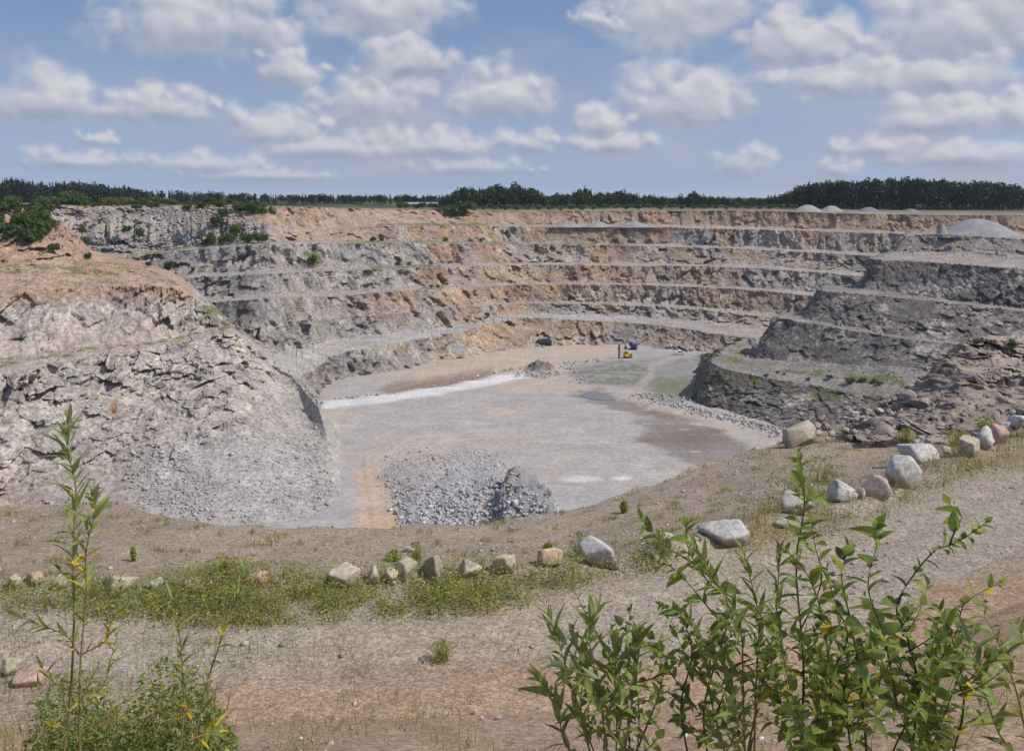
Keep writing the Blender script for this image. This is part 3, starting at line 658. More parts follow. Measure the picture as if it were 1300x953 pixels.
for tl in ([(480, 640), (470, 600), (480, 560), (540, 530), (640, 500), (700, 485)], [(470, 600), (520, 560), (640, 548), (760, 560), (850, 600)], [(490, 590), (600, 540), (760, 545), (830, 530)], [(430, 520), (520, 530), (640, 520), (720, 500)], [(620, 600), (700, 570), (800, 600)], [(690, 480), (650, 470), (690, 448), (780, 446)]):
    dl = line_d(pxF + 3 * nz, pyF + 2 * nz, tl); sc_ = np.clip((pyF - 248) / 250, 0.5, 1.6)
    c = lerpc(c, (0.44, 0.37, 0.315), (sstep(1.1, 0.3, np.abs(dl - 3.2 * sc_) / sc_) * 0.75 + sstep(9, 2, dl / sc_) * 0.12) * (0.6 + 0.5 * e1))
wet = wsd([(800, 556), (820, 545), (800, 534), (850, 528), (910, 542), (930, 560), (955, 574), (905, 590), (868, 586), (850, 574)], 5, 10)
wet2 = wsd([(722, 500), (760, 492), (795, 508), (850, 525), (905, 540), (840, 534), (780, 520)], 4, 8)
c = lerpc(c, (0.165, 0.125, 0.10), np.clip(np.maximum(wet * 0.9, wet2 * 0.9) * (0.75 + 0.5 * e1), 0, 0.92))
wh = np.maximum(0, 1 - ((pxF - 736) / 34) ** 2 - ((pyF - 608) / 5) ** 2) + np.maximum(0, 1 - ((pxF - 790) / 16) ** 2 - ((pyF - 607) / 4) ** 2)
c = lerpc(c, (0.56, 0.55, 0.54), np.clip(wh * (0.7 + e2), 0, 0.9))
c = lerpc(c, (0.47, 0.42, 0.38), sstep(0.28, 0.55, fbm(pF / np.array([9, 2.6, 3.0]), 4, 241)) * 0.6 * (pyF > 520))
c = lerpc(c, (0.33, 0.325, 0.33), heap * 0.8); c = lerpc(c, (0.22, 0.215, 0.215), stand * 0.85); c = lerpc(c, (0.17, 0.15, 0.14), np.clip(mound * 1.5, 0, 1)); c = lerpc(c, (0.17, 0.165, 0.16), nub * 0.9)
c = np.clip(c * 1.06, 0, 0.7)
nI, nJ = FXX.shape; ii = np.arange(nI * nJ).reshape(nI, nJ)
Ff = np.stack([ii[:-1, :-1], ii[:-1, 1:], ii[1:, 1:], ii[1:, :-1]], -1).reshape(-1, 4)
tag(link('quarry_floor', mk_mesh('quarry_floor', pF, Ff, M_FLOOR, c, True)), 'dusty grey and tan quarry floor with wet patches', kind='structure')
TERR.append((pF, Ff)); PFLOOR = pF
# puddle
def water_mat():
    m, b, p = new_mat('puddle_water')
    p.inputs['Base Color'].default_value = (0.20, 0.20, 0.21, 1); p.inputs['Roughness'].default_value = 0.28; p.inputs['Specular IOR Level'].default_value = 0.8
    n = b.noise(b.new('ShaderNodeNewGeometry').outputs['Position'], 1.2, 3); bp = b.new('ShaderNodeBump'); bp.inputs['Strength'].default_value = 0.02; bp.inputs['Distance'].default_value = 0.05
    b.put(bp.inputs['Height'], n); b.put(p.inputs['Normal'], bp.outputs[0]); return m
M_WATER = water_mat()
def blob_sheet(name, pts, z, mat, seed):
    P = np.array([Pz(x, y, z) for x, y in pts]); n = len(P); out = []
    for i in range(n):
        for t in np.arange(12) / 12:
            p0, p1, p2, p3 = P[i - 1], P[i], P[(i + 1) % n], P[(i + 2) % n]
            out.append(0.5 * ((2 * p1) + (-p0 + p2) * t + (2 * p0 - 5 * p1 + 4 * p2 - p3) * t * t + (-p0 + 3 * p1 - 3 * p2 + p3) * t**3))
    out = np.array(out); out[:, :2] += np.stack([fbm(out / 4, 3, seed), fbm(out / 4, 3, seed + 1)], 1) * 1.5; out[:, 2] = z
    cen = out.mean(0); V = np.vstack([cen[None], out]); m_ = len(out)
    F = [(0, 1 + i, 1 + (i + 1) % m_) for i in range(m_)]
    return link(name, mk_mesh(name, V, F, mat))
tag(blob_sheet('puddle_water', [(738, 501), (752, 497), (772, 501), (782, 507), (764, 508), (744, 505)], 0.0, M_WATER, 5), 'shallow puddle on the quarry floor', kind='structure')

# ------------------------------------------------------------------ foreground terrace: bank, gravel road, boulder line, slope and drop
GX = [-420, -160, 0, 150, 300, 435, 600, 760, 900, 1010, 1100, 1180, 1300, 1470, 1750]
gB = [742, 742, 742, 744, 742, 740, 732, 716, 690, 656, 634, 600, 560, 530, 500]          # boulder line (photo y) on z = 63
gN = [862, 860, 858, 856, 850, 842, 836, 832, 820, 806, 784, 748, 694, 650, 610]          # road edge at the foot of the bank
gE = [(650, 37), (648, 36.5), (645, 36), (641, 36), (667, 34.5), (672, 34), (663, 35), (637, 38), (591, 45), (552, 54), (530, 62), (520, 66), (516, 68), (510, 66), (500, 60)]
rows = [[], [], [], [], [], [], [], []]
for i, x in enumerate(GX):
    a = (x - 650) / FPX
    rows[0].append((a * 2.0 * 1.6 + a * 0.5, 0.2, 73.4))
    rows[1].append((a * 2.2 * 1.3, 2.0, 72.9))
    rows[2].append((a * 10.5, 10.5, 66.9))
    rows[3].append(Pz(x, gN[i] + 70, 63.25))
    rows[4].append(Pz(x, gN[i], 63.0))
    rows[5].append(Pz(x, gB[i], 63.0))
    e = Pd(x, gE[i][0], gE[i][1]); rows[6].append(e)
    rows[7].append((e[0] * 1.35, e[1] * 1.35 + 4, e[2] - 22))
LG = loft(rows, ['t'] * 7, 0.22, 0.2, 0.2)
p = LG.G.reshape(-1, 3); rw = np.repeat(LG.row, LG.U); vf = np.repeat(LG.vf, LG.U)
n1 = fbm(p / 3.0, 4, 301); n2 = fbm(p / 0.7, 3, 303); n3 = fbm(p / 9.0, 3, 305)
pxG, pyG = project(p)
zadd = n1 * 0.12 + n2 * 0.012 + n3 * 0.10
zadd += np.where(rw == 6, n1 * 0.6, 0) + np.where(rw == 5, 0.25 * n1 * vf, 0)
berm = np.exp(-((rw + vf - 5.02) / 0.10) ** 2) * 0.28; zadd += berm * (1 + n1)
trackg = np.where(rw == 4, np.exp(-((vf + 0.05 * n3 - 0.22) / 0.05) ** 2) + np.exp(-((vf + 0.05 * n3 - 0.50) / 0.05) ** 2), 0); zadd -= trackg * 0.05
p[:, 2] += zadd; LG.G = p.reshape(LG.N, LG.U, 3); LG.tone = np.zeros((LG.N, LG.U))
cg = np.repeat(np.array([[0.272, 0.226, 0.192]]), len(p), 0)
cg = lerpc(cg, (0.305, 0.270, 0.243), np.where(rw == 4, 0.8, 0) * (1 - sstep(0.0, 0.5, n1) * 0.5)); cg = lerpc(cg, (0.30, 0.245, 0.21), np.where(rw == 5, 0.5, 0) * sstep(-0.3, 0.4, n3))
so_ = sstep(0, 40, poly_sd(pxG + n1 * 30, pyG + n1 * 14, [(-200, 900), (150, 900), (330, 862), (430, 842), (560, 832), (720, 830), (860, 815), (1000, 812), (1120, 780), (1190, 725), (1320, 705), (1700, 650), (2200, 1200), (2200, 3000), (-900, 3000), (-900, 900)]))
so_ = np.where(rw < 3, 1, so_)
cg = lerpc(cg, (0.335, 0.243, 0.178), so_ * 0.85); cg = lerpc(cg, (0.35, 0.30, 0.26), np.clip(trackg, 0, 1) * 0.35 * sstep(-0.3, 0.3, n3)); cg = lerpc(cg, (0.20, 0.125, 0.085), so_ * sstep(0.0, 0.5, n1 + 0.5 * n2) * 0.5)
GRASSP = [(-60, 750), (60, 752), (150, 745), (300, 735), (430, 742), (560, 735), (700, 735), (840, 712), (850, 728), (760, 745), (720, 765), (690, 790), (560, 795), (420, 800), (330, 810), (280, 860), (-60, 860), (-60, 800)]
gr_band = np.maximum(sstep(-10, 14, poly_sd(pxG + n1 * 12, pyG + n2 * 6, [(-300, 738), (60, 744), (150, 742), (250, 730), (430, 738), (560, 733), (700, 728), (840, 706), (850, 722), (760, 742), (700, 762), (640, 780), (520, 786), (400, 790), (320, 800), (200, 792), (60, 778), (-300, 780)])),
                     sstep(-10, 14, poly_sd(pxG + n1 * 12, pyG + n2 * 6, [(880, 690), (960, 665), (1030, 625), (1100, 630), (1180, 590), (1320, 545), (1320, 590), (1240, 605), (1150, 640), (1080, 672), (1030, 690), (960, 700)])))
cg = lerpc(cg, (0.17, 0.14, 0.06), gr_band * sstep(-0.4, 0.3, n1 + n2) * 0.6)
cg *= (1 + 0.16 * n1 + 0.14 * n3)[:, None] * np.array([1.05, 1.0, 0.90])
tag(loft_object('gravel_terrace', LG, M_FORE, cg, smooth=True), 'gravel road and earth slope above the pit edge')

# ---- rocky outcrop rising beyond the right end of the boulder line
OX = [
 [(1085, 545, 58), (1150, 520, 62), (1196, 470, 66), (1225, 450, 68), (1262, 442, 70), (1320, 446, 70), (1420, 450, 66)],
 [(1080, 545, 54), (1142, 517, 55), (1180, 482, 57), (1208, 445, 58), (1250, 431, 59), (1304, 435, 58), (1420, 442, 54)],
 [(1085, 552, 49), (1146, 536, 50), (1186, 514, 51.5), (1226, 486, 52), (1262, 478, 52), (1310, 484, 50), (1420, 492, 47)],
 [(1092, 560, 46.5), (1142, 560, 46), (1176, 562, 45), (1212, 560, 44.5), (1256, 552, 43.8), (1310, 547, 42.5), (1420, 547, 40)]]
orow = [rowz(r) for r in OX]; orow.append([(x, y - 0.8, z - 2.2) for x, y, z in orow[-1]])
LO = loft(orow, ['f', 'f', 'f', 'f'], 0.13, 0.13, 0.2)
rock_displace(LO, 0.75, (3.0, 1.1, 0.45), 43, (0.8, 1.3, 1.2), 0.6, tilts=(1.2, 1.2, 1.0), rowamp=[0.6, 1, 0.8, 0.5], tread_z=0.1, dip=-0.55)
po = LO.G.reshape(-1, 3); no = facet(po / np.array([1.5, 2.2, 1.5]), 47, 0.8)[0] * 0.18 + facet(po / 0.6, 48, 0.6)[0] * 0.06; po[:, 2] += no; LO.G = po.reshape(LO.G.shape)
co = np.repeat(np.array([[0.29, 0.24, 0.205]]), len(po), 0); no1 = fbm(po / 2.0, 4, 49)
co = lerpc(co, (0.15, 0.125, 0.11), sstep(-0.2, 0.3, no1 + LO.tone.ravel() * 0.4)); co = lerpc(co, (0.40, 0.33, 0.27), sstep(0.15, 0.5, -no1) * 0.7); co *= (1 + 0.5 * LO.tone.ravel())[:, None]
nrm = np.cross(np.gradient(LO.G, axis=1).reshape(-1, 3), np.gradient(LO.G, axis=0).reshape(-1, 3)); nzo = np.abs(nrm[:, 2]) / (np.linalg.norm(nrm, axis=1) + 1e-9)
co = lerpc(co, (0.36, 0.285, 0.23), sstep(0.6, 0.88, nzo) * 0.85)  # soil on upward faces, its colour lightened to look sunlit
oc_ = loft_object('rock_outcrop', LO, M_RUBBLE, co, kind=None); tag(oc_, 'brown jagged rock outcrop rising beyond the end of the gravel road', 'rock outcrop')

# ------------------------------------------------------------------ surrounding plain: ring from the rim to the horizon
rim = [tuple(LF.G[0, j]) for j in range(0, LF.U, 8)]
rim_world = rim + [(330, 440, 60), (330, 300, 58), (300, 150, 60), (240, 20, 64), (120, -40, 72), (0, -60, 74), (-120, -40, 74), (-230, 60, 72), (-260, 180, 70), (-240, 280, 69), (-215, 340, 69)]
RW = np.array(rim_world); cen = np.array([20, 330.0])
ring = [RW.copy()]
for k, dz in ((1.06, 0.3), (1.16, 0.6), (1.35, None), (1.7, None), (2.4, None), (5, None), (12, None)):
    q = RW.copy(); v = RW[:, :2] - cen; q[:, :2] = cen + v * k
    w = 0 if dz is not None else min(1, (k - 1.16) / 0.8)
    q[:, 2] = (RW[:, 2] + (dz or 0.6)) * (1 - w) + 65.0 * w
    ring.append(q)
RG = np.stack(ring, 0); nR, nC = RG.shape[:2]
RG[2:, :, 2] += fbm(RG[2:].reshape(-1, 3) / 60.0, 3, 401).reshape(nR - 2, nC) * 0.8
ir = np.arange(nR * nC).reshape(nR, nC); irn = np.roll(ir, -1, 1)
Fr = np.stack([ir[:-1], irn[:-1], irn[1:], ir[1:]], -1).reshape(-1, 4)
pr_ = RG.reshape(-1, 3); cc = np.repeat(np.array([[0.115, 0.135, 0.05]]), len(pr_), 0); cc = lerpc(cc, (0.17, 0.155, 0.125), sstep(120, 200, pr_[:, 0]))
dist_ = np.hypot(pr_[:, 0], pr_[:, 1]); cc = lerpc(cc, (0.03, 0.042, 0.02), sstep(640, 760, dist_))
cc = lerpc(cc, (0.30, 0.24, 0.17), np.repeat(np.array([1, 0.5, 0.15] + [0.0] * (nR - 3)), nC)); cc = lerpc(cc, (0.20, 0.19, 0.08), sstep(0, 0.5, fbm(pr_ / 40, 3, 405)) * 0.5)
tag(link('surrounding_ground', mk_mesh('surrounding_ground', pr_, Fr, M_PLAIN, cc, True)), kind='structure')
TERR.append((pr_, Fr))
# one sheet below the pit so that nothing is open to the void
vb = [(-700, -200, -3), (700, -200, -3), (700, 900, -3), (-700, 900, -3)]
tag(link('ground', mk_mesh('ground', vb, [(0, 1, 2, 3)], M_FLOOR, np.full((4, 3), 0.3))), kind='structure')

# ------------------------------------------------------------------ ray casting from the camera on the finished terrain
allV = []; allF = []; off = 0
for V_, F_ in TERR:
    allV.append(V_); allF.append(F_ + off); off += len(V_)
BVH = BVHTree.FromPolygons(np.vstack(allV).tolist(), np.vstack(allF).tolist(), all_triangles=False)
def hit(px, py):
    d = Vector(ray(px, py)).normalized(); r = BVH.ray_cast(Vector((0, 0, CAMZ)), d)
    return r[0] if r[0] is not None else Vector(Pz(px, max(py, 252), 60.0))
def drop(x, y, z=120.0):
    r = BVH.ray_cast(Vector((x, y, z)), Vector((0, 0, -1))); return r[0].z if r[0] is not None else 0.0


# ------------------------------------------------------------------ rocks
def ico(sub):
    import bmesh
    bm = bmesh.new(); bmesh.ops.create_icosphere(bm, subdivisions=sub, radius=1.0)
    V = np.array([v.co[:] for v in bm.verts]); F = np.array([[v.index for v in f.verts] for f in bm.faces]); bm.free(); return V, F
ICO = {k: ico(k) for k in (1, 2, 3, 4)}
def rock_shape(sub, rg, planes=13, lo=0.62, hi=1.0, rough=0.05):
    V, F = ICO[sub]; n = rg.normal(size=(planes, 3)); n /= np.linalg.norm(n, axis=1)[:, None]; d = rg.uniform(lo, hi, planes)
    dots = V @ n.T; r = np.where(dots > 0.05, d[None] / np.maximum(dots, 0.05), 9).min(1); r = np.minimum(r, 1.45)
    P = V * r[:, None]
    if rough:
        o = rg.uniform(0, 99, 3); P = P * (1 + rough * fbm(P * 2.5 + o, 4, 9))[:, None] + 0
        f = facet(P * 2.2 + o, 3, 0.8)[0]; P = P * (1 + rough * 0.7 * f)[:, None]
    P /= np.abs(P).max(0); return P, F
def block_shape(sub, rg, rough=0.030):
    """quarried block: three pairs of joint faces, tilted, plus broken corners"""
    V, F = ICO[sub]; A = np.linalg.qr(np.eye(3) + rg.normal(size=(3, 3)) * 0.40)[0]; n = [A[i] * s_ + rg.normal(size=3) * 0.22 for i in range(3) for s_ in (-1, 1)]; d = list(rg.uniform(0.52, 0.78, 6))
    for k in range(8): n.append(rg.normal(size=3)); d.append(rg.uniform(0.62, 0.92))
    n = np.array(n); n /= np.linalg.norm(n, axis=1)[:, None]; d = np.array(d); dots = V @ n.T
    r = np.where(dots > 0.05, d[None] / np.maximum(dots, 0.05), 9).min(1); P = V * np.minimum(r, 1.5)[:, None]
    o = rg.uniform(0, 99, 3); P = P * (1 + rough * fbm(P * 3 + o, 4, 9) + rough * 0.8 * facet(P * 2.6 + o, 3, 0.8)[0])[:, None]
    P -= (P.max(0) + P.min(0)) / 2; P /= np.abs(P).max(0); return P, F
M_UP = Vector((0, 0, 1))
def boulder(px, py, w, h, colour, label, sub=3, cat='boulder', name='boulder', group=None, sink=0.30, ground=None, depth=0.85, dark=0.35, seed=None):
    """px, py: where it meets the ground; w, h: apparent size in photo px -> metres at the distance of that ground point"""
    g = ground if ground is not None else hit(px, py); dist = g.y * CP + (CAMZ - g.z) * SP
    W, H = 0.94 * w * dist / FPX, 0.94 * h * dist / FPX
    rg = np.random.default_rng(int(px * 7 + py * 13) if seed is None else seed)
    P, F = rock_shape(sub, rg, 11, 0.50, 0.90, 0.04) if ('round' in label or 'dome' in label) else block_shape(sub, rg)
    P = P * np.array([W / 2, W / 2 * depth, H / 2 / (1 - sink) * 1.0])
    P[:, 2] += H / 2 / (1 - sink) - H * sink * 1.1
    c = np.repeat(np.array([colour], float), len(P), 0); n = fbm(P * 3 / W + rg.uniform(0, 50, 3), 4, 12)
    c = lerpc(c, np.array(colour) * np.array([1.15, 1.0, 0.82]), sstep(0, 0.5, n) * 0.6); c = lerpc(c, np.array([0.14, 0.13, 0.115]), sstep(0.1, 0.6, -n) * dark)
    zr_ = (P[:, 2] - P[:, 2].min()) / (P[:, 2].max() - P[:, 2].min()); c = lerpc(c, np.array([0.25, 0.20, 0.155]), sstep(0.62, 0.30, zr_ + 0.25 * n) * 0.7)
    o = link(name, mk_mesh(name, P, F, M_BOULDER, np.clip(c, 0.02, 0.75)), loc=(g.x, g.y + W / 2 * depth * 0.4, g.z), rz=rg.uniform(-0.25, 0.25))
    tag(o, label, cat, group); return o
TAN = (0.47, 0.40, 0.31); PINK = (0.46, 0.33, 0.26); WHT = (0.50, 0.47, 0.43); GRY = (0.38, 0.37, 0.36)
BOULD = [
 (18, 745, 19, 16, TAN, 'small orange-tan boulder next to a reddish one at the willow end of the boulder row'),
 (42, 743, 24, 17, PINK, 'reddish flat-topped boulder with dark underside beside the tall willow'),
 (76, 746, 25, 15, TAN, 'low tan boulder just behind the tall willow stem'),
 (104, 746, 12, 11, WHT, 'very small white stone beside the tall willow stem'),
 (148, 749, 54, 19, TAN, 'long low tan boulder half buried beyond the willow'),
 (196, 746, 24, 10, WHT, 'thin pale slab lying in the weeds between two long boulders'),
 (250, 747, 42, 13, PINK, 'long flat reddish slab sunk in tall green weeds'),
 (326, 743, 26, 18, PINK, 'pinkish boulder at the edge of the tallest weeds'),
 (433, 748, 50, 37, TAN, 'largest rounded tan boulder of the row, standing in tall weeds'),
 (474, 739, 18, 20, TAN, 'small upright rough stone right beside the largest tan boulder'),
 (496, 738, 20, 17, TAN, 'small tan boulder between an upright stone and a mossy one'),
 (515, 732, 32, 22, (0.40, 0.36, 0.27), 'mossy greenish-tan boulder wrapped in weeds'),
 (548, 735, 31, 31, (0.33, 0.29, 0.23), 'dark weathered brownish boulder standing taller than its neighbours'),
 (597, 732, 39, 28, TAN, 'evenly rounded tan boulder standing clear of the weeds'),
 (640, 727, 34, 23, TAN, 'tan boulder with a black shadowed hollow under one side'),
 (699, 717, 36, 22, (0.52, 0.40, 0.27), 'sandy yellow boulder with weeds at its foot'),
 (760, 716, 52, 29, (0.50, 0.48, 0.46), 'angular pale grey boulder with a dark shaded face and a bright top'),
 (828, 705, 24, 10, GRY, 'flat grey slab behind the bush twigs'),
 (845, 688, 22, 13, WHT, 'small white stone seen between the bush twigs'),
 (922, 690, 66, 26, WHT, 'broad whitish slab boulder at the bend of the gravel road'),
 (993, 670, 24, 12, GRY, 'flat grey stone at the foot of the rounded white boulder'),
 (1014, 654, 46, 31, WHT, 'rounded whitish boulder behind the upright willow shoot'),
 (1072, 636, 40, 24, WHT, 'white wedge-shaped boulder next to a square pinkish one'),
 (1094, 632, 12, 13, TAN, 'fist of tan stone wedged between two boulders'),
 (1114, 632, 38, 29, (0.50, 0.42, 0.37), 'square pinkish boulder between a white wedge and a big white block'),
 (1149, 616, 47, 36, (0.55, 0.52, 0.475), 'big square white block with a flat top and a dark side'),
 (1173, 586, 58, 19, WHT, 'long low whitish slab below the rocky outcrop'),
 (1203, 578, 13, 11, TAN, 'small tan stone among weeds below the outcrop'),
 (1232, 578, 30, 23, TAN, 'tan pointed boulder in weeds below the outcrop'),
 (1252, 570, 27, 27, WHT, 'tall whitish boulder leaning on a pink one'),
 (1268, 563, 26, 24, PINK, 'pink boulder behind the tall whitish one'),
 (1280, 553, 30, 17, WHT, 'jagged white boulder near the far end of the row'),
 (1297, 542, 30, 14, (0.50, 0.46, 0.42), 'flat pale slab at the far end of the boulder row'),
 (14, 856, 32, 20, TAN, 'rough tan stone on the bank beside the low weeds'),
 (40, 868, 50, 18, PINK, 'flat reddish slab on the bank at the foot of the willows'),
 (520, 700, 16, 8, WHT, 'small white flake lying on the bare slope beyond the boulders'),
 (1020, 566, 52, 28, (0.40, 0.36, 0.29), 'large dome-shaped lichen-spotted rock at the edge of the pit'),
 (1000, 562, 18, 13, (0.16, 0.14, 0.12), 'dark broken rock against the dome-shaped rock'),
]
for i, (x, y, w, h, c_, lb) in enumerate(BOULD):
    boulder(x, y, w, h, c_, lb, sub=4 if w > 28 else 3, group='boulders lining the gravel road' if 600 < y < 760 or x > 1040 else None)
rg = np.random.default_rng(5)
RUB = []
for i in range(56):                                   # rubble heap between the dome-shaped rock and the outcrop
    t = rg.uniform(0, 1) ** 0.8; x = 1040 + t * 108 + rg.normal() * 3; top = np.interp(x, [1040, 1060, 1100, 1150], [534, 524, 512, 500]); y = rg.uniform(top, np.interp(x, [1040, 1150], [566, 545]))
    RUB.append((x, y, rg.uniform(7, 15)))
for x, y, w in sorted(RUB, key=lambda r: r[1]):
    d_ = np.interp(y, [500, 566], [60, 47]); g = Vector(Pd(x, y, d_)); g.z = max(g.z, drop(g.x, g.y) - 0.05)
    c_ = [(0.40, 0.34, 0.30), (0.32, 0.24, 0.19), (0.45, 0.42, 0.40), (0.24, 0.20, 0.18)][rg.integers(4)]
    boulder(x, y, w, w * rg.uniform(0.55, 0.9), c_, 'broken angular rock in the rubble heap between the outcrop and the dome-shaped rock', sub=3, name='rubble_rock', cat='rock', group='rubble heap beside the outcrop', ground=g, sink=0.2)

rg = np.random.default_rng(15); SLAB = []
for k in range(10):
    P, F = block_shape(3, rg, 0.05); tn_ = [(0.26, 0.21, 0.175), (0.16, 0.132, 0.115), (0.30, 0.25, 0.215)][k % 3]
    n_ = fbm(P * 2 + k, 3, 5); c = np.repeat(np.array([tn_]), len(P), 0) * (1 + 0.35 * n_)[:, None]; SLAB.append(mk_mesh('rock_slab', P, F, M_BOULDER, np.clip(c, 0.03, 0.7)))
gl = LO.G[: LO.lines[3]]; xo, yo = project(gl.reshape(-1, 3)); oko = np.where((xo > 1085) & (xo < 1400))[0]
for i in rg.choice(oko, 60):
    p_ = gl.reshape(-1, 3)[i]; L_ = rg.lognormal(-0.1, 0.4); steep = xo[i] < 1260
    o = link('rock_slab', SLAB[rg.integers(10)], oc_, (p_[0], p_[1], p_[2] - 0.38 * L_)); L_ = min(L_, 1.9)
    o.scale = (L_ * rg.uniform(0.35, 0.7), L_ * rg.uniform(0.6, 1.1), L_ * rg.uniform(0.25, 0.55)); o.rotation_euler = (rg.normal() * 0.25, -0.65 + rg.normal() * 0.2 if steep else rg.normal() * 0.3, rg.normal() * 0.5)
def scatter(name, P, size, cols, mat, seed, label=None, sub=1, flat=0.75):
    """thousands of small angular stones in one mesh"""
    rg = np.random.default_rng(seed); kinds = [rock_shape(sub, rg, 9, 0.6, 1.0, 0.0) for _ in range(12)]
    nV, F0 = len(kinds[0][0]), kinds[0][1]; n = len(P); V = np.empty((n, nV, 3), np.float32)
    a = rg.uniform(0, 6.283, n); k = rg.integers(0, 12, n); st = rg.uniform(0.7, 1.3, (n, 3)) * np.array([1, 1, flat])
    B = np.stack([kd[0] for kd in kinds])[k] * st[:, None] * (np.asarray(size) / 2)[:, None, None]
    ca, sa = np.cos(a)[:, None], np.sin(a)[:, None]
    V[:, :, 0] = B[:, :, 0] * ca - B[:, :, 1] * sa; V[:, :, 1] = B[:, :, 0] * sa + B[:, :, 1] * ca; V[:, :, 2] = B[:, :, 2] + (np.asarray(size) * 0.12)[:, None]
    V += np.asarray(P)[:, None, :]
    F = (F0[None] + (np.arange(n) * nV)[:, None, None]).reshape(-1, 3)
    c = np.repeat(np.asarray(cols) * rg.uniform(0.7, 1.25, (n, 1)), nV, 0)
    o = link(name, mk_mesh(name, V.reshape(-1, 3), F, mat, np.clip(c, 0.02, 0.7))); tag(o, label, kind='stuff'); return o
def pick_px(P, poly, n, rg, weight=None):
    """random points of a terrain sheet whose picture falls inside a photo polygon"""
    x, y = project(P); k = np.where(poly_sd(x, y, poly) > 0)[0]
    if len(k) == 0: return np.zeros((0, 3))
    q = P[rg.choice(k, n)].copy(); q[:, :2] += rg.uniform(-0.3, 0.3, (n, 2)); return q
# blasted rock heap
rg = np.random.default_rng(31)
hp = [(468, 612), (474, 590), (500, 574), (570, 562), (640, 572), (668, 600), (716, 648), (730, 700), (505, 700), (492, 640)]
hp0 = [(480, 604), (500, 586), (545, 576), (612, 572), (650, 592), (690, 640), (720, 700), (505, 700), (500, 640)]
q1 = np.vstack([pick_px(PFLOOR, hp0, 6500, rg), pick_px(PFLOOR, hp, 1600, rg)]); x1, y1 = project(q1); big = sstep(600, 655, y1) * (0.4 + 0.6 * sstep(500, 600, x1)); s1 = rg.lognormal(-1.0, 0.55, len(q1)) * (0.75 + 0.6 * big)
cb = np.where((sstep(0.0, 0.4, fbm(q1 / 8, 3, 71) + 0.4 * (x1 < 560)) * (y1 < 625))[:, None] > 0.5, np.array([[0.44, 0.37, 0.335]]), np.array([[0.44, 0.43, 0.425]]))
q1[:, 2] += big * rg.uniform(0, 0.6, len(q1))
q8 = pick_px(PFLOOR, [(560, 630), (640, 612), (700, 660), (690, 690), (540, 690)], 90, rg); q1 = np.vstack([q1, q8]); s1 = np.r_[np.clip(s1, 0.2, 1.9), rg.uniform(1.2, 2.3, 90)]; cb = np.vstack([cb, np.repeat([[0.36, 0.355, 0.36]], 90, 0)])
scatter('blasted_rock', q1, s1, cb, M_RUBBLE, 61, 'heap of blasted blue-grey rock on the quarry floor')
# talus at the foot of the left wall
pl_ = LL.G.reshape(-1, 3)
q2 = np.vstack([pick_px(pl_, [(165, 575), (230, 560), (300, 610), (440, 625), (436, 690), (180, 680), (165, 620)], 800, rg), pick_px(pl_, [(300, 540), (400, 560), (436, 640), (320, 640)], 700, rg), pick_px(pl_, [(150, 555), (215, 560), (262, 610), (265, 670), (200, 640), (165, 600)], 1100, rg), pick_px(pl_, [(-100, 470), (300, 430), (400, 530), (430, 670), (-100, 660)], 2600, rg)])
scatter('talus_stones', q2, np.clip(rg.lognormal(-0.95, 0.5, len(q2)), 0.15, 1.8), np.repeat([[0.40, 0.375, 0.355]], len(q2), 0), M_RUBBLE, 62, 'grey talus stones below the pale left wall')
# stones on benches and along their outer edges, all round the pit
qq = []; ss_ = []
for L_, nper in ((LF, 420), (LR, 330), (LL, 250)):
    for g, kd in enumerate(L_.kinds):
        if kd != 't': continue
        a, b = L_.lines[g], min(L_.lines[g + 1], L_.N - 1)
        for r0, r1, n in ((a, a + max(1, (b - a) // 3), nper), (b - 1, b, nper // 2)):
            r = rg.integers(r0, r1 + 1, n); u = rg.integers(0, L_.U, n); qq.append(L_.G[r, u]); ss_.append(rg.lognormal(-0.6, 0.45, n))
qq = np.vstack(qq); ss_ = np.clip(np.concatenate(ss_), 0.25, 2.0)
scatter('bench_stones', qq, ss_, np.repeat([[0.36, 0.33, 0.31]], len(qq), 0), M_RUBBLE, 63, 'fallen stones strewn along the quarry benches')
pf_ = LF.G.reshape(-1, 3); q6 = pick_px(pf_, [(58, 266), (300, 264), (345, 300), (230, 316), (110, 318)], 2600, rg)
scatter('rim_rubble', q6, np.clip(rg.lognormal(-0.15, 0.5, len(q6)), 0.4, 2.8), np.repeat([[0.33, 0.30, 0.28]], len(q6), 0), M_RUBBLE, 66, 'loose rubble on the slope below the left rim')
po_ = LO.G.reshape(-1, 3); q7 = po_[rg.choice(len(po_), 700)]
scatter('outcrop_rubble', q7, np.clip(rg.lognormal(-1.9, 0.5, len(q7)), 0.06, 0.45), np.where(rg.uniform(size=(len(q7), 1)) < 0.5, [[0.29, 0.23, 0.19]], [[0.36, 0.33, 0.30]]), M_RUBBLE, 67, 'loose broken stones on the outcrop')
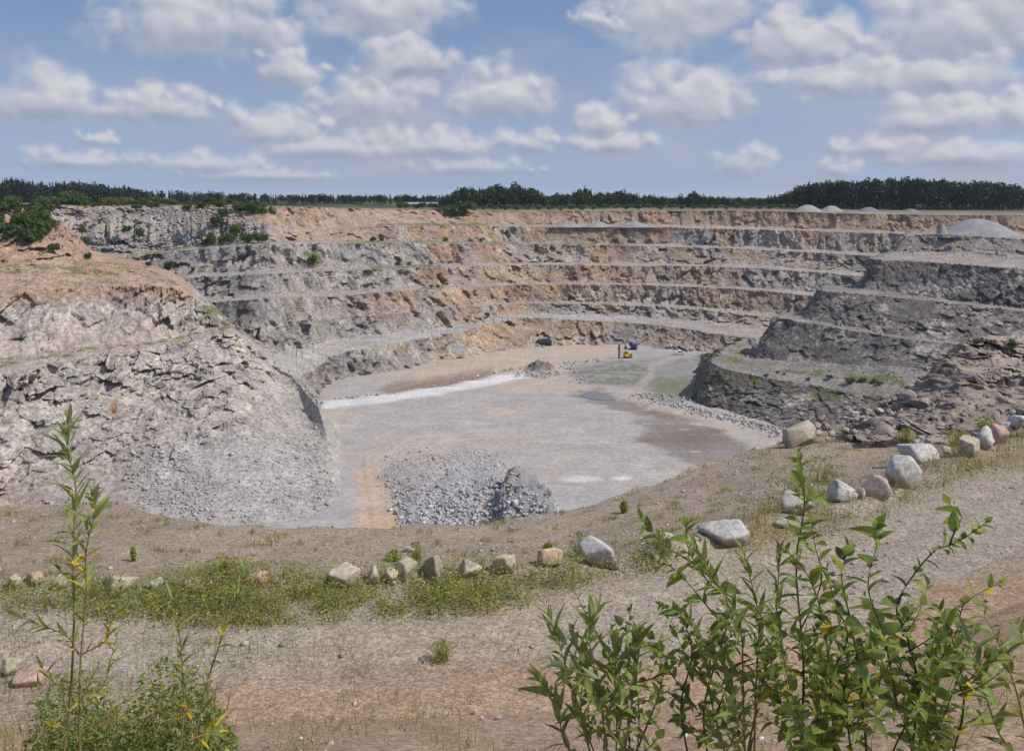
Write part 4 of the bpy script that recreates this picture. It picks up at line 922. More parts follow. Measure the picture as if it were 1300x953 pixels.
# pale stones along the haul road and the white track on the floor
def along(pts, n, jit, z=0.15):
    pts = np.array(pts, float); seg = np.linalg.norm(np.diff(pts, axis=0), axis=1); t = rg.uniform(0, seg.sum(), n); cs = np.r_[0, np.cumsum(seg)]
    X = np.interp(t, cs, pts[:, 0]) + rg.normal(size=n) * jit[0]; Y = np.interp(t, cs, pts[:, 1]) + rg.normal(size=n) * jit[1]
    return np.array([Pz(x, y, z) for x, y in zip(X, Y)])
q4 = np.vstack([along([(808, 500), (850, 512), (900, 524), (960, 540), (1000, 552)], 420, (4, 3.0)), along([(425, 506), (500, 499), (560, 488), (640, 471), (672, 464)], 90, (3, 0.8)), along([(716, 462), (735, 478), (742, 486)], 90, (5, 3)), along([(760, 456), (720, 462)], 50, (4, 2)), along([(845, 505), (870, 510)], 60, (5, 3)), along([(665, 474), (705, 474)], 160, (9, 2.2), 0.8)])
scatter('floor_stones', q4, np.clip(rg.lognormal(-0.35, 0.4, len(q4)), 0.3, 2.0), np.repeat([[0.42, 0.40, 0.38]], len(q4), 0), M_RUBBLE, 64, 'pale stones edging the tracks on the quarry floor')
# pebbles on the foreground terrace
pg = LG.G.reshape(-1, 3); rwg = np.repeat(LG.row, LG.U); vfg = np.repeat(LG.vf, LG.U); xg, yg = project(pg)
ok = np.where((rwg >= 2) & (rwg <= 6) & (xg > -150) & (xg < 1450) & ((rwg < 6) | (vfg < 0.1)))[0]
wgt = np.where(rwg[ok] == 5, 1.6, np.where(rwg[ok] < 4, 0.35, 1.0)) * (0.25 + sstep(-0.1, 0.4, fbm(pg[ok] / 3.0, 3, 91)) + 1.5 * (xg[ok] > 880) * (yg[ok] < 640)); wgt /= wgt.sum()
q5 = pg[rg.choice(ok, 11000, p=wgt)].copy(); q5[:, :2] += rg.uniform(-0.12, 0.12, (len(q5), 2))
c5 = np.where(rg.uniform(size=(len(q5), 1)) < 0.5, [[0.34, 0.30, 0.28]], [[0.42, 0.39, 0.37]])
scatter('pebbles', q5, np.clip(rg.lognormal(-2.95, 0.5, len(q5)), 0.025, 0.24), c5, M_BOULDER, 65, 'loose pebbles on the gravel terrace')

# ------------------------------------------------------------------ gravel stockpiles
def stockpile(px, py, w, h, d, colour, label, seed, humps=1, depth=0.7):
    c0 = Vector(Pd(px, py, d)); W = w * d / FPX; H = h * d / FPX; rg = np.random.default_rng(seed)
    n = 56; g = np.linspace(-1, 1, n); X, Y = np.meshgrid(g, g); P = np.stack([X.ravel(), Y.ravel(), np.zeros(n * n)], 1)
    z = np.zeros(n * n)
    for k in range(humps):
        cx = (k - (humps - 1) / 2) * 0.55 if humps > 1 else rg.uniform(-0.1, 0.15); rr = 1.0 - abs(cx) * 0.7
        r = np.sqrt(((P[:, 0] - cx) / rr) ** 2 + P[:, 1] ** 2 + 0.16); z = np.maximum(z, (1 - r) * (1 - 0.12 * k))
    z = np.clip(z, -0.02, 1) ; z = z / z.max(); z = z + fbm(P * 3 + seed, 4, seed) * 0.07 * (z > 0.02) - 0.03
    V = np.stack([P[:, 0] * W / 2, P[:, 1] * W / 2 * depth, z * H], 1)
    ii = np.arange(n * n).reshape(n, n); F = np.stack([ii[:-1, :-1], ii[:-1, 1:], ii[1:, 1:], ii[1:, :-1]], -1).reshape(-1, 4)
    c = np.repeat(np.array([colour]), len(V), 0) * 0.78 * (1 + 0.12 * fbm(P * 5, 3, seed + 2))[:, None]
    o = link('gravel_stockpile', mk_mesh('gravel_stockpile', V, F, M_GRAVEL, c, True), loc=(c0.x, c0.y, c0.z)); tag(o, label, 'gravel pile', 'gravel stockpiles round the quarry')
stockpile(1245, 299, 128, 22, 420, (0.37, 0.36, 0.365), 'largest grey gravel pile on the promontory terrace', 3, 1, 0.6)
stockpile(1195, 297, 18, 11, 415, (0.42, 0.38, 0.35), 'small pale rubble pile beside the largest gravel pile', 4)
stockpile(1022, 272, 56, 12, 560, (0.44, 0.41, 0.385), 'tall pale beige gravel pile on the rim below the dark wood', 5)
stockpile(1054, 272, 44, 11, 562, (0.44, 0.41, 0.385), 'lower pale beige gravel pile touching the tall one', 6)
stockpile(1101, 272, 46, 9, 565, (0.27, 0.275, 0.295), 'wide bluish-grey gravel pile on the rim below the dark wood', 7)
stockpile(1156, 273, 40, 8, 565, (0.27, 0.275, 0.295), 'small bluish-grey gravel pile at the end of the rim row', 8)
stockpile(720, 288, 46, 6, 552, (0.40, 0.385, 0.375), 'low pale gravel pile on the upper bench, beside a wider twin', 9)
stockpile(757, 288, 44, 6.5, 552, (0.40, 0.385, 0.375), 'middle one of three low gravel piles on the upper bench', 10)
stockpile(806, 288, 58, 6.5, 552, (0.36, 0.345, 0.34), 'longest low greyish gravel pile on the upper bench', 11)

# ------------------------------------------------------------------ trees and bushes
def quads(C, size, rg, up=0.0, squash=1.0):
    n = len(C); a = rg.normal(size=(n, 3)); a[:, 2] *= squash; a /= np.linalg.norm(a, axis=1)[:, None]; b = rg.normal(size=(n, 3)); b -= a * (a * b).sum(1)[:, None]; b /= np.linalg.norm(b, axis=1)[:, None]
    s_ = (np.asarray(size) * rg.uniform(0.6, 1.3, n))[:, None]
    V = np.stack([C - a * s_, C + b * s_ * 0.55, C + a * s_, C - b * s_ * 0.55], 1).reshape(-1, 3)
    return V, np.arange(4 * n).reshape(n, 4)
def lumpy_crown(rg, n, rx, rz, zc, leaf, lobes=9):
    cs = rg.normal(size=(lobes, 3)); cs /= np.linalg.norm(cs, axis=1)[:, None]; cs *= rg.uniform(0.35, 0.75, (lobes, 1)); cs[:, 2] = cs[:, 2] * 0.8 + 0.05
    rr = rg.uniform(0.28, 0.48, lobes); k = rg.integers(0, lobes, n); d = rg.normal(size=(n, 3)); d /= np.linalg.norm(d, axis=1)[:, None]
    P = cs[k] + d * (rr[k] * rg.uniform(0.75, 1.05, n))[:, None]
    P *= np.array([rx, rx, rz]); P[:, 2] += zc; return quads(P, leaf, rg)
def conifer_crown(rg, n, r, h, leaf):
    t = rg.uniform(0, 1, n) ** 0.75; layer = np.round(t * 14) / 14; t2 = np.clip(layer + rg.normal(size=n) * 0.012, 0, 1)
    rad = (1 - t2) * r * rg.uniform(0.35, 1.05, n) * (0.85 + 0.25 * np.sin(14 * t * 6.28)); a = rg.uniform(0, 6.283, n)
    P = np.stack([np.cos(a) * rad, np.sin(a) * rad, h * (0.08 + 0.92 * t2) - rad * 0.25], 1); return quads(P, leaf * (1.15 - 0.7 * t2), rg, squash=0.5)
def tree_proto(kind, seed):
    rg = np.random.default_rng(seed); root = link(kind, None)
    if kind == 'spruce_tree':
        V, F = conifer_crown(rg, 620, 0.17, 1.0, 0.034); M = M_CONIFER; tr = MB().tube([(0, 0, -0.03), (0, 0, 0.5), (0, 0, 0.97)], [0.016, 0.010, 0.002])
    elif kind == 'pine_tree':
        V, F = lumpy_crown(rg, 700, 0.22, 0.44, 0.56, 0.036, 12); M = M_CONIFER; tr = MB().tube([(0, 0, -0.03), (0.01, 0, 0.4), (0, 0.01, 0.8)], [0.017, 0.013, 0.005])
    elif kind == 'bush':
        V, F = lumpy_crown(rg, 620, 0.58, 0.52, 0.46, 0.075, 10); M = M_BUSH; tr = MB().tube([(0, 0, -0.05), (0.02, 0, 0.3), (0.1, 0.05, 0.6)], [0.03, 0.02, 0.006], 5).tube([(0, 0, 0), (-0.12, 0.05, 0.5)], [0.025, 0.006], 5)
    else:
        V, F = lumpy_crown(rg, 680, 0.34, 0.42, 0.57, 0.044, 11); M = M_BROAD; tr = MB().tube([(0, 0, -0.03), (0.01, 0.01, 0.3), (0, 0, 0.7)], [0.022, 0.016, 0.005]).tube([(0, 0, 0.3), (0.15, 0.05, 0.6)], [0.012, 0.004], 5)
    c_ = link('crown', mk_mesh('crown', V, F, M, None, False), root); t_ = tr.build('trunk', M_BARK, root)
    return root
PROTO = {k: [tree_proto(k, 70 + 10 * i + j) for j in range(3)] for i, k in enumerate(('spruce_tree', 'pine_tree', 'broadleaf_tree', 'bush'))}
USED = set()
def plant(kind, loc, h, label, cat, group, sx=1.0, mat=None):
    j = random.randrange(3); pr = PROTO[kind][j]
    if (kind, j) in USED: o = copy_tree(pr)
    else: o = pr; USED.add((kind, j))
    o.location = loc; s_ = h; o.scale = (s_ * sx, s_ * sx, s_); o.rotation_euler = (0, 0, random.uniform(0, 6.28))
    tag(o, label, cat, group); return o
def plain_z(x, y): return drop(x, y, 200)
def wood(x0, x1, dist, ytop, n, kinds, label, cat, group, jit=18, hv=0.12, fat=1.0):
    for i in range(n):
        px = x0 + (x1 - x0) * (i + random.uniform(0.1, 0.9)) / n; d = dist + random.uniform(-jit, jit)
        X = (px - PX0) / FPX * d * 1.0; z = plain_z(X, d); yt = np.interp(px, *zip(*ytop)); top = Pd(px, yt, d)[2]
        h = max(5.0, (top - z)) * random.uniform(1 - hv, 1 + hv * 0.6); k = random.choices(list(kinds), weights=list(kinds.values()))[0]
        plant(k, (X, d, z - 0.2), h, label[k], cat, group, random.uniform(1.15, 1.6) * fat)
RT = [(985, 252), (1005, 238), (1015, 231), (1040, 229), (1100, 227), (1130, 224), (1180, 226), (1240, 229), (1280, 232), (1292, 240), (1300, 246), (1420, 236)]
lbl_r = {'spruce_tree': 'dark spruce in the dense wood behind the gravel piles', 'pine_tree': 'dark pine in the dense wood behind the gravel piles', 'broadleaf_tree': 'dark leafy tree in the dense wood behind the gravel piles'}
for dd_, n_ in ((610, 44), (632, 38), (655, 30)):
    wood(1006, 1330, dd_, RT, n_, {'pine_tree': 5, 'spruce_tree': 2, 'broadleaf_tree': 3}, lbl_r, 'tree', 'dense dark wood behind the gravel piles', 9, 0.07)
CT = [(560, 251), (572, 244), (588, 238), (610, 236), (640, 234), (665, 235), (682, 238), (690, 246), (715, 244), (733, 240), (742, 234), (752, 240), (770, 243), (790, 241), (812, 246), (850, 248), (870, 247), (876, 239), (884, 247), (920, 250), (960, 250), (985, 244), (1005, 240)]
lbl_c = {'spruce_tree': 'dark spruce in the tree belt along the far rim', 'pine_tree': 'bushy pine in the tree belt along the far rim', 'broadleaf_tree': 'round leafy tree in the tree belt along the far rim'}
for dd_, n_ in ((655, 40), (690, 34)):
    wood(572, 1010, dd_, CT, n_, {'broadleaf_tree': 7, 'pine_tree': 2, 'spruce_tree': 0.7}, lbl_c, 'tree', 'tree belt along the far rim', 14, 0.22)
LT = [(-80, 226), (0, 232), (28, 224), (45, 230), (90, 230), (130, 230), (150, 235), (170, 235), (180, 240), (260, 242), (340, 245), (460, 246), (560, 246)]
lbl_l = {'spruce_tree': 'pointed spruce in the far forest edge beyond the meadow', 'pine_tree': 'dark pine in the far forest edge beyond the meadow', 'broadleaf_tree': 'leafy tree in the far forest edge beyond the meadow'}
wood(-60, 180, 800, LT, 44, {'spruce_tree': 8, 'broadleaf_tree': 3}, lbl_l, 'tree', 'far forest edge beyond the meadow', 20, 0.12)
wood(150, 580, 930, LT, 66, {'spruce_tree': 6, 'pine_tree': 3, 'broadleaf_tree': 2}, lbl_l, 'tree', 'far forest edge beyond the meadow', 25, 0.10)
# the wood behind those edges reads as one mass
rg = np.random.default_rng(91); Vs = []; Fs = []; off = 0
for x0, x1, d0_, d1_, n, top in ((-500, 620, 950, 1100, 520, LT), (-300, 200, 815, 900, 190, LT), (560, 1050, 700, 800, 330, CT), (1010, 1700, 640, 740, 330, RT)):
    for i in range(n):
        px = rg.uniform(x0, x1); d = rg.uniform(d0_, d1_); X = (px - PX0) / FPX * d; z = 64.0; h = max(8, (Pd(px, np.interp(px, *zip(*top)), d)[2] - z)) * rg.uniform(0.82, 1.0)
        V, F = (conifer_crown(rg, 130, 0.17, 1.0, 0.055) if rg.uniform() < 0.55 else lumpy_crown(rg, 150, 0.28, 0.42, 0.55, 0.075, 7))
        V = V * h * np.array([1.35, 1.35, 1.0]) + np.array([X, d, z]); Vs.append(V); Fs.append(F + off); off += len(V)
tag(link('forest', mk_mesh('forest', np.vstack(Vs), np.vstack(Fs), M_CONIFER)), 'far forest behind the rim, one dark mass', kind='stuff')
# bushes: (photo x, photo y of the foot, width-ish height in px, distance or None to stand on the terrain seen there, yellow?)
BUSH = []
def bushes(pts, label, group, yellow=False, fat=1.15):
    for (px, py, hp_, d) in pts:
        g = Vector(Pd(px, py, d)) if d else hit(px, py); dist = g.y
        z = drop(g.x, g.y) if d else g.z
        o = plant('bush', (g.x, g.y, (z if abs(z - g.z) < 4 else g.z) - 0.1), hp_ * dist / FPX, label, 'bush', group, fat * random.uniform(0.85, 1.15))
        if yellow:
            for ch in o.children:
                if ch.name.startswith('crown'):
                    ch.data = ch.data.copy(); ch.data.materials[0] = M_YBUSH
r_ = random.Random(4)
bushes([(r_.uniform(-20, 60), r_.uniform(266, 302), r_.uniform(13, 25), None) for _ in range(20)] + [(52, 300, 26, None), (46, 306, 20, None), (20, 306, 24, None), (35, 308, 22, None), (8, 304, 26, None), (64, 292, 18, None), (68, 322, 16, None)], 'dense green bush crowding the slope at the willow side of the quarry', 'bushes crowding the slope')
bushes([(x + r_.uniform(-3, 3), 266 + r_.uniform(-5, 3), (r_.uniform(10, 22) if x < 110 else r_.uniform(6, 15)), 405 + r_.uniform(0, 50)) for x in range(60, 330, 7) if x < 110 or r_.random() < 0.8], 'green bush on the rubble rim above the soil terrace', 'bushes on the rubble rim')
bushes([(x, 267 + r_.uniform(-3, 2), r_.uniform(10, 15), 440 + r_.uniform(0, 30)) for x in (133, 142, 150, 158, 166)], 'yellow-flowering bush on the rim beyond the rubble slope', 'yellow bushes on the rim', True)
bushes([(x, 268 + r_.uniform(-3, 1), r_.uniform(7, 13), 520 + r_.uniform(0, 30)) for x in range(215, 300, 14)], 'low green bush dotted along the far part of the rim', 'low rim bushes')
bushes([(321, 276, 17, 430), (336, 277, 21, 432), (346, 275, 14, 434)], 'big dark bush on the rim beside the bare earth slope', 'dark rim bushes')
bushes([(275, 291, 20, None), (268, 312, 22, None), (283, 311, 14, None), (293, 310, 16, None), (300, 303, 22, None), (314, 308, 16, None), (327, 309, 17, None), (336, 308, 12, None), (110, 312, 15, None), (104, 298, 14, None), (162, 296, 12, None), (178, 300, 12, None), (215, 342, 14, None), (188, 340, 10, None), (245, 345, 8, None), (306, 330, 10, None), (112, 330, 12, None)], 'young green bush growing on a grassy quarry bench', 'bushes on the benches', fat=0.9)
bushes([(470, 281, 9, 553), (480, 281, 10, 553), (488, 281, 10, 552)], 'small dark bush beside the steep grey ramp on the far rim', 'bushes beside the ramp')
bushes([(562, 279, 20, 560), (576, 281, 26, 560), (590, 279, 21, 562)], 'large round dark bush above the far ochre wall', 'large rim bushes')
bushes([(508 + i * 7, 268 + (i % 3) * 3, r_.uniform(6, 11), 575) for i in range(8)], 'low bush in the grass in front of the long grey shed', 'bushes before the shed')
bushes([(600 + i * 14, 271 + r_.uniform(-1, 1), r_.uniform(5, 9), 585 + r_.uniform(0, 20)) for i in range(30)], 'low scrub bush along the foot of the tree belt', 'scrub along the tree belt')
bushes([(398, 333, 12, None), (392, 334, 10, None)], 'grassy green bush alone on the left bench face', 'bushes on the bench face')
bushes([(474, 306, 7, None), (484, 306, 7, None), (505, 337, 6, None), (520, 336, 5, None), (548, 366, 6, None), (556, 365, 5, None), (566, 306, 6, None), (612, 306, 5, None)], 'tuft of green scrub at the foot of a bench face', 'scrub tufts on the benches')
bushes([(975, 482 + i % 2, 11, None) if False else (972 + i * 15 + r_.uniform(-7, 7), 474 + i * 1.2 + r_.uniform(-3, 4), r_.uniform(3, 10), None) for i in range(11) if i not in (3, 6)] + [(1240, 436, 9, None), (1285, 438, 10, None)], 'dark low shrub on the strip between the two haul roads', 'shrubs between the haul roads', fat=1.4)
for k in PROTO:                                       # prototypes that were never used
    for j in range(3):
        if (k, j) not in USED:
            for ch in list(PROTO[k][j].children): bpy.data.objects.remove(ch)
            bpy.data.objects.remove(PROTO[k][j])

# ------------------------------------------------------------------ weeds and grass on the foreground terrace
def blades(P, hgt, wid, cols, rg, lean=0.35):
    n = len(P); a = rg.uniform(0, 6.283, n); ln = rg.uniform(0.05, lean, n); b = rg.uniform(0, 6.283, n)
    dx = np.stack([np.cos(a), np.sin(a), np.zeros(n)], 1) * (wid / 2)[:, None]; lv = np.stack([np.cos(b) * ln, np.sin(b) * ln, np.ones(n)], 1) * hgt[:, None]
    mid = P + lv * np.array([0.45, 0.45, 0.6]); V = np.stack([P - dx, P + dx, mid + dx * 0.8, P + lv, mid - dx * 0.8], 1)
    F = np.arange(n)[:, None] * 5; T = np.concatenate([np.hstack([F, F + 1, F + 2]), np.hstack([F, F + 2, F + 4]), np.hstack([F + 4, F + 2, F + 3])])
    return V.reshape(-1, 3), T, np.repeat(cols, 5, 0)
def leaflets(P, size, cols, rg):
    n = len(P); V, F = quads(P, size, rg, squash=0.45); F = np.vstack([F[:, [0, 1, 2]], F[:, [0, 2, 3]]]); return V, F, np.repeat(cols, 4, 0)
def merge(parts):
    V = []; F = []; C = []; o = 0
    for v, f, c in parts: V.append(v); F.append(f + o); C.append(c); o += len(v)
    return np.vstack(V), np.vstack(F), np.vstack(C)
rg = np.random.default_rng(77)
area = np.linalg.norm(np.cross(np.gradient(LG.G, axis=0).reshape(-1, 3), np.gradient(LG.G, axis=1).reshape(-1, 3)), axis=1)
GC = {'y': (0.35, 0.33, 0.095), 'g': (0.22, 0.275, 0.075), 'd': (0.31, 0.225, 0.115), 'r': (0.22, 0.125, 0.075)}
def colmix(n, w):
    k = rg.choice(4, n, p=np.array(w) / sum(w)); return np.array([GC[c] for c in 'ygdr'])[k] * rg.uniform(0.7, 1.3, (n, 1))
inview = (xg > -200) & (xg < 1500) & (rwg >= 2)
clump = 0.15 + sstep(-0.35, 0.25, fbm(pg / 0.9, 3, 311)) * sstep(-0.5, 0.1, fbm(pg / 2.4, 2, 313) + 0.35)
wleft = gr_band * (xg < 870) * (clump + 0.3 * (xg < 330)); wright = gr_band * (xg >= 870) * clump
lowb = sstep(0.05, 0.35, fbm(pg / 1.3, 3, 341)) * (yg > 815) * (yg < 1010) * 0.6
lowl = sstep(0, 25, poly_sd(xg + 14 * n1, yg, [(-200, 790), (60, 795), (170, 790), (330, 800), (360, 830), (330, 870), (260, 1000), (-200, 1000)])) * clump
spr = np.where(((rwg == 5) | (rwg == 4)) & (xg > -100) & (xg < 1250), 1.0, 0.0) * sstep(0.30, 0.48, fbm(pg / 0.55, 2, 317)) * (0.25 + 0.9 * (rwg == 5) + 0.6 * (yg > 770) * (xg < 720))
def sample(w, n):
    w = np.nan_to_num(w * area * inview); q = pg[rg.choice(len(pg), n, p=w / w.sum())].copy(); q[:, :2] += rg.uniform(-0.13, 0.13, (n, 2)); q[:, 2] -= 0.02; return q
parts = []
q = sample(wleft, 9000); hh = rg.uniform(0.2, 0.62, len(q)) * (0.6 + 0.6 * sstep(-0.3, 0.4, fbm(q / 1.8, 2, 319))); parts.append(blades(q, hh, rg.uniform(0.012, 0.03, len(q)), colmix(len(q), (5, 5, 1.6, 0.3)), rg))
q = sample(wleft, 100000); q[:, 2] += rg.uniform(0.03, 0.62, len(q)) * (0.6 + 0.6 * sstep(-0.3, 0.4, fbm(q / 1.8, 2, 319))); parts.append(leaflets(q, rg.uniform(0.022, 0.055, len(q)), colmix(len(q), (6, 5, 1, 0.2)) * 1.12, rg))
q = sample(wright, 8000); parts.append(blades(q, rg.uniform(0.2, 0.65, len(q)), rg.uniform(0.012, 0.03, len(q)), colmix(len(q), (4, 3, 3.0, 1.6)), rg))
q = sample(wright, 42000); q[:, 2] += rg.uniform(0.03, 0.45, len(q)); parts.append(leaflets(q, rg.uniform(0.02, 0.045, len(q)), colmix(len(q), (4, 4, 2, 1)), rg))
q = sample(lowl, 9000); parts.append(blades(q, rg.uniform(0.15, 0.5, len(q)), rg.uniform(0.010, 0.022, len(q)), colmix(len(q), (3, 6, 1.5, 0.3)), rg))
q = sample(lowl, 12000); q[:, 2] += rg.uniform(0.02, 0.4, len(q)); parts.append(leaflets(q, rg.uniform(0.012, 0.03, len(q)), colmix(len(q), (2, 7, 1, 0.2)), rg))
q = sample(lowb, 9000); parts.append(blades(q, rg.uniform(0.08, 0.35, len(q)), rg.uniform(0.008, 0.018, len(q)), colmix(len(q), (4, 5, 2.5, 0.5)), rg, 0.7))
q = sample(lowb, 12000); q[:, 2] += rg.uniform(0.01, 0.22, len(q)); parts.append(leaflets(q, rg.uniform(0.01, 0.025, len(q)), colmix(len(q), (4, 6, 1.5, 0.5)), rg))
q = sample(spr, 14000); parts.append(blades(q, rg.uniform(0.06, 0.26, len(q)), rg.uniform(0.010, 0.025, len(q)), colmix(len(q), (6, 3, 2, 0.3)), rg, 0.6))
V, F, C_ = merge(parts)
tag(link('weeds', mk_mesh('weeds', V, F, M_GRASS, C_)), 'yellow-green weeds and grass along the boulders', kind='stuff')
# grass tufts on the quarry benches
parts = []
for L_, cond in ((LF, lambda x, y, r: ((r == 3) & (x > 440) & (x < 800)) | ((r == 1) & (x > 480) & (x < 620)) | ((r == 5) & (x > 470) & (x < 560)) | ((r == 3) & (x < 340))), (LL, lambda x, y, r: ((r == 4) & (x < 240)) | ((r == 2) & (x < 220)) | ((r == 1) & (x < 200)) | ((x > 236) & (x < 292) & (y > 390) & (y < 420))), (LR, lambda x, y, r: (r == 8) | ((r == 9) & (y < 500)))):
    P_ = L_.G.reshape(-1, 3); x_, y_ = project(P_); r_w = np.repeat(L_.row, L_.U); k = np.where(cond(x_, y_, r_w) & (fbm(P_ / 5, 3, 331) > 0.10))[0]
    if len(k) == 0: continue
    q = P_[rg.choice(k, 2600)].copy(); q[:, :2] += rg.uniform(-0.5, 0.5, (len(q), 2)); q[:, 2] += rg.uniform(0, 0.4, len(q)); parts.append(leaflets(q, rg.uniform(0.15, 0.42, len(q)), colmix(len(q), (4, 6, 1, 0)), rg))
V, F, C_ = merge(parts); tag(link('bench_grass', mk_mesh('bench_grass', V, F, M_GRASS, C_)), 'grass growing on the quarry benches', kind='stuff')

def weed_clump(px, py, w, h, label, mix=(4, 6, 1, 0), n=420, leaf=0.035):
    g = hit(px, py); d = g.y * CP + (CAMZ - g.z) * SP; W, H = w * d / FPX, h * d / FPX; root = link('weed_plant', None, loc=g)
    t = rg.uniform(0, 1, n); a = rg.uniform(0, 6.283, n); r = np.sqrt(rg.uniform(0, 1, n)) * W / 2 * (0.35 + 0.75 * np.sin(np.clip(t, 0.05, 0.95) * 3.14)); P_ = np.stack([np.cos(a) * r, np.sin(a) * r, t * H], 1)
    parts = [leaflets(P_, np.full(n, leaf * d / 26), colmix(n, mix), rg)]
    b0 = rg.normal(size=(n // 5, 3)) * np.array([W / 7, W / 7, 0]); parts.append(blades(b0, rg.uniform(0.5, 1.0, len(b0)) * H, np.full(len(b0), 0.014), colmix(len(b0), mix), rg))
    V, F, C_ = merge(parts); link('foliage', mk_mesh('foliage', V, F, M_GRASS, C_), root)
    sb = MB()
    for k in range(5): sb.tube([(0, 0, -0.03), (rg.normal() * W / 6, rg.normal() * W / 6, H * rg.uniform(0.5, 0.9))], [0.012, 0.004], 4)
    sb.build('stem', M_STEM, root); tag(root, label, 'weed', 'weed plants on the terrace')
for a in ((738, 706, 34, 32, 'bushy green weed beside the angular pale grey boulder'), (840, 704, 44, 34, 'tall pale green weed clump beside the flat grey slab'), (528, 716, 24, 30, 'leafy green weed behind the mossy boulder'), (1045, 612, 56, 34, 'wide feathery green weed clump behind the white wedge boulder'),
          (1010, 634, 60, 30, 'soft yellow-green weed clump behind the rounded whitish boulder'), (696, 700, 14, 12, 'low green weed alone on the slope beyond the sandy yellow boulder'), (792, 651, 10, 16, 'small upright green weed on the bare slope near the pit edge'), (1215, 565, 30, 22, 'green weed clump between the long slab and the pointed boulder'),
          (1250, 545, 26, 18, 'green weed at the foot of the rocky outcrop'), (1150, 560, 24, 16, 'yellowish weed in front of the dark foot of the outcrop'), (285, 731, 12, 20, 'reddish-brown dry weed behind the long reddish slab'), (560, 838, 34, 26, 'light green weed tuft alone on the gravel road'), (170, 712, 7, 20, 'thin upright green weed on the bare slope'), (500, 712, 20, 14, 'small bright weed beyond the row of tan boulders')):
    weed_clump(*a, mix=(2, 1, 4, 4) if 'reddish' in a[4] and 'dry' in a[4] else (4, 6, 1, 0))

# ------------------------------------------------------------------ willows on the bank in front of the camera
def leaf_mesh(name, ratio, mat, seed, bend=0.25, teeth=0.0):
    n = 7; V = []; F = []; rgl = random.Random(seed)
    for i in range(n):
        t = i / (n - 1); w = ratio * 0.5 * math.sin(math.pi * min(1, t ** (0.75 if ratio > 0.3 else 0.6))) ** (0.85 if ratio > 0.3 else 0.9); w = max(w, 0.006)
        z = -bend * t * t; V += [(-w, t, z + w * 0.35), (0, t, z), (w, t, z + w * 0.35)]
    for i in range(n - 1):
        a = i * 3; F += [(a, a + 1, a + 4, a + 3), (a + 1, a + 2, a + 5, a + 4)]
    return mk_mesh(name, V, F, mat, None, True)
LEAVES = {'narrow': [leaf_mesh('leaf', 0.15 + 0.03 * k, M_LEAFN, k, 0.12 + 0.1 * k) for k in range(3)], 'narrow_y': [leaf_mesh('leaf', 0.17, M_LEAFY, 5, 0.2)],
          'mid': [leaf_mesh('leaf', 0.24 + 0.03 * k, M_LEAFN, k, 0.15 + 0.1 * k) for k in range(3)], 'broad': [leaf_mesh('leaf', 0.46 + 0.06 * k, M_LEAF, k, 0.12 + 0.12 * k) for k in range(4)], 'broad_y': [leaf_mesh('leaf', 0.5, M_LEAFY, 7, 0.2)],
          'round': [leaf_mesh('leaf', 0.85, M_LEAF, 9, 0.1), leaf_mesh('leaf', 0.75, M_LEAF, 10, 0.2)]}
LR_ = random.Random(12)
def spline(pts, n):
    P = np.array(pts, float); t = np.linspace(0, len(P) - 1, n); out = []
    for q in t:
        i = min(int(q), len(P) - 2); f = q - i; p0, p1, p2, p3 = P[max(i - 1, 0)], P[i], P[i + 1], P[min(i + 2, len(P) - 1)]
        out.append(0.5 * ((2 * p1) + (p2 - p0) * f + (2 * p0 - 5 * p1 + 4 * p2 - p3) * f * f + (3 * p1 - p0 - 3 * p2 + p3) * f ** 3))
    return [Vector(o) for o in out]
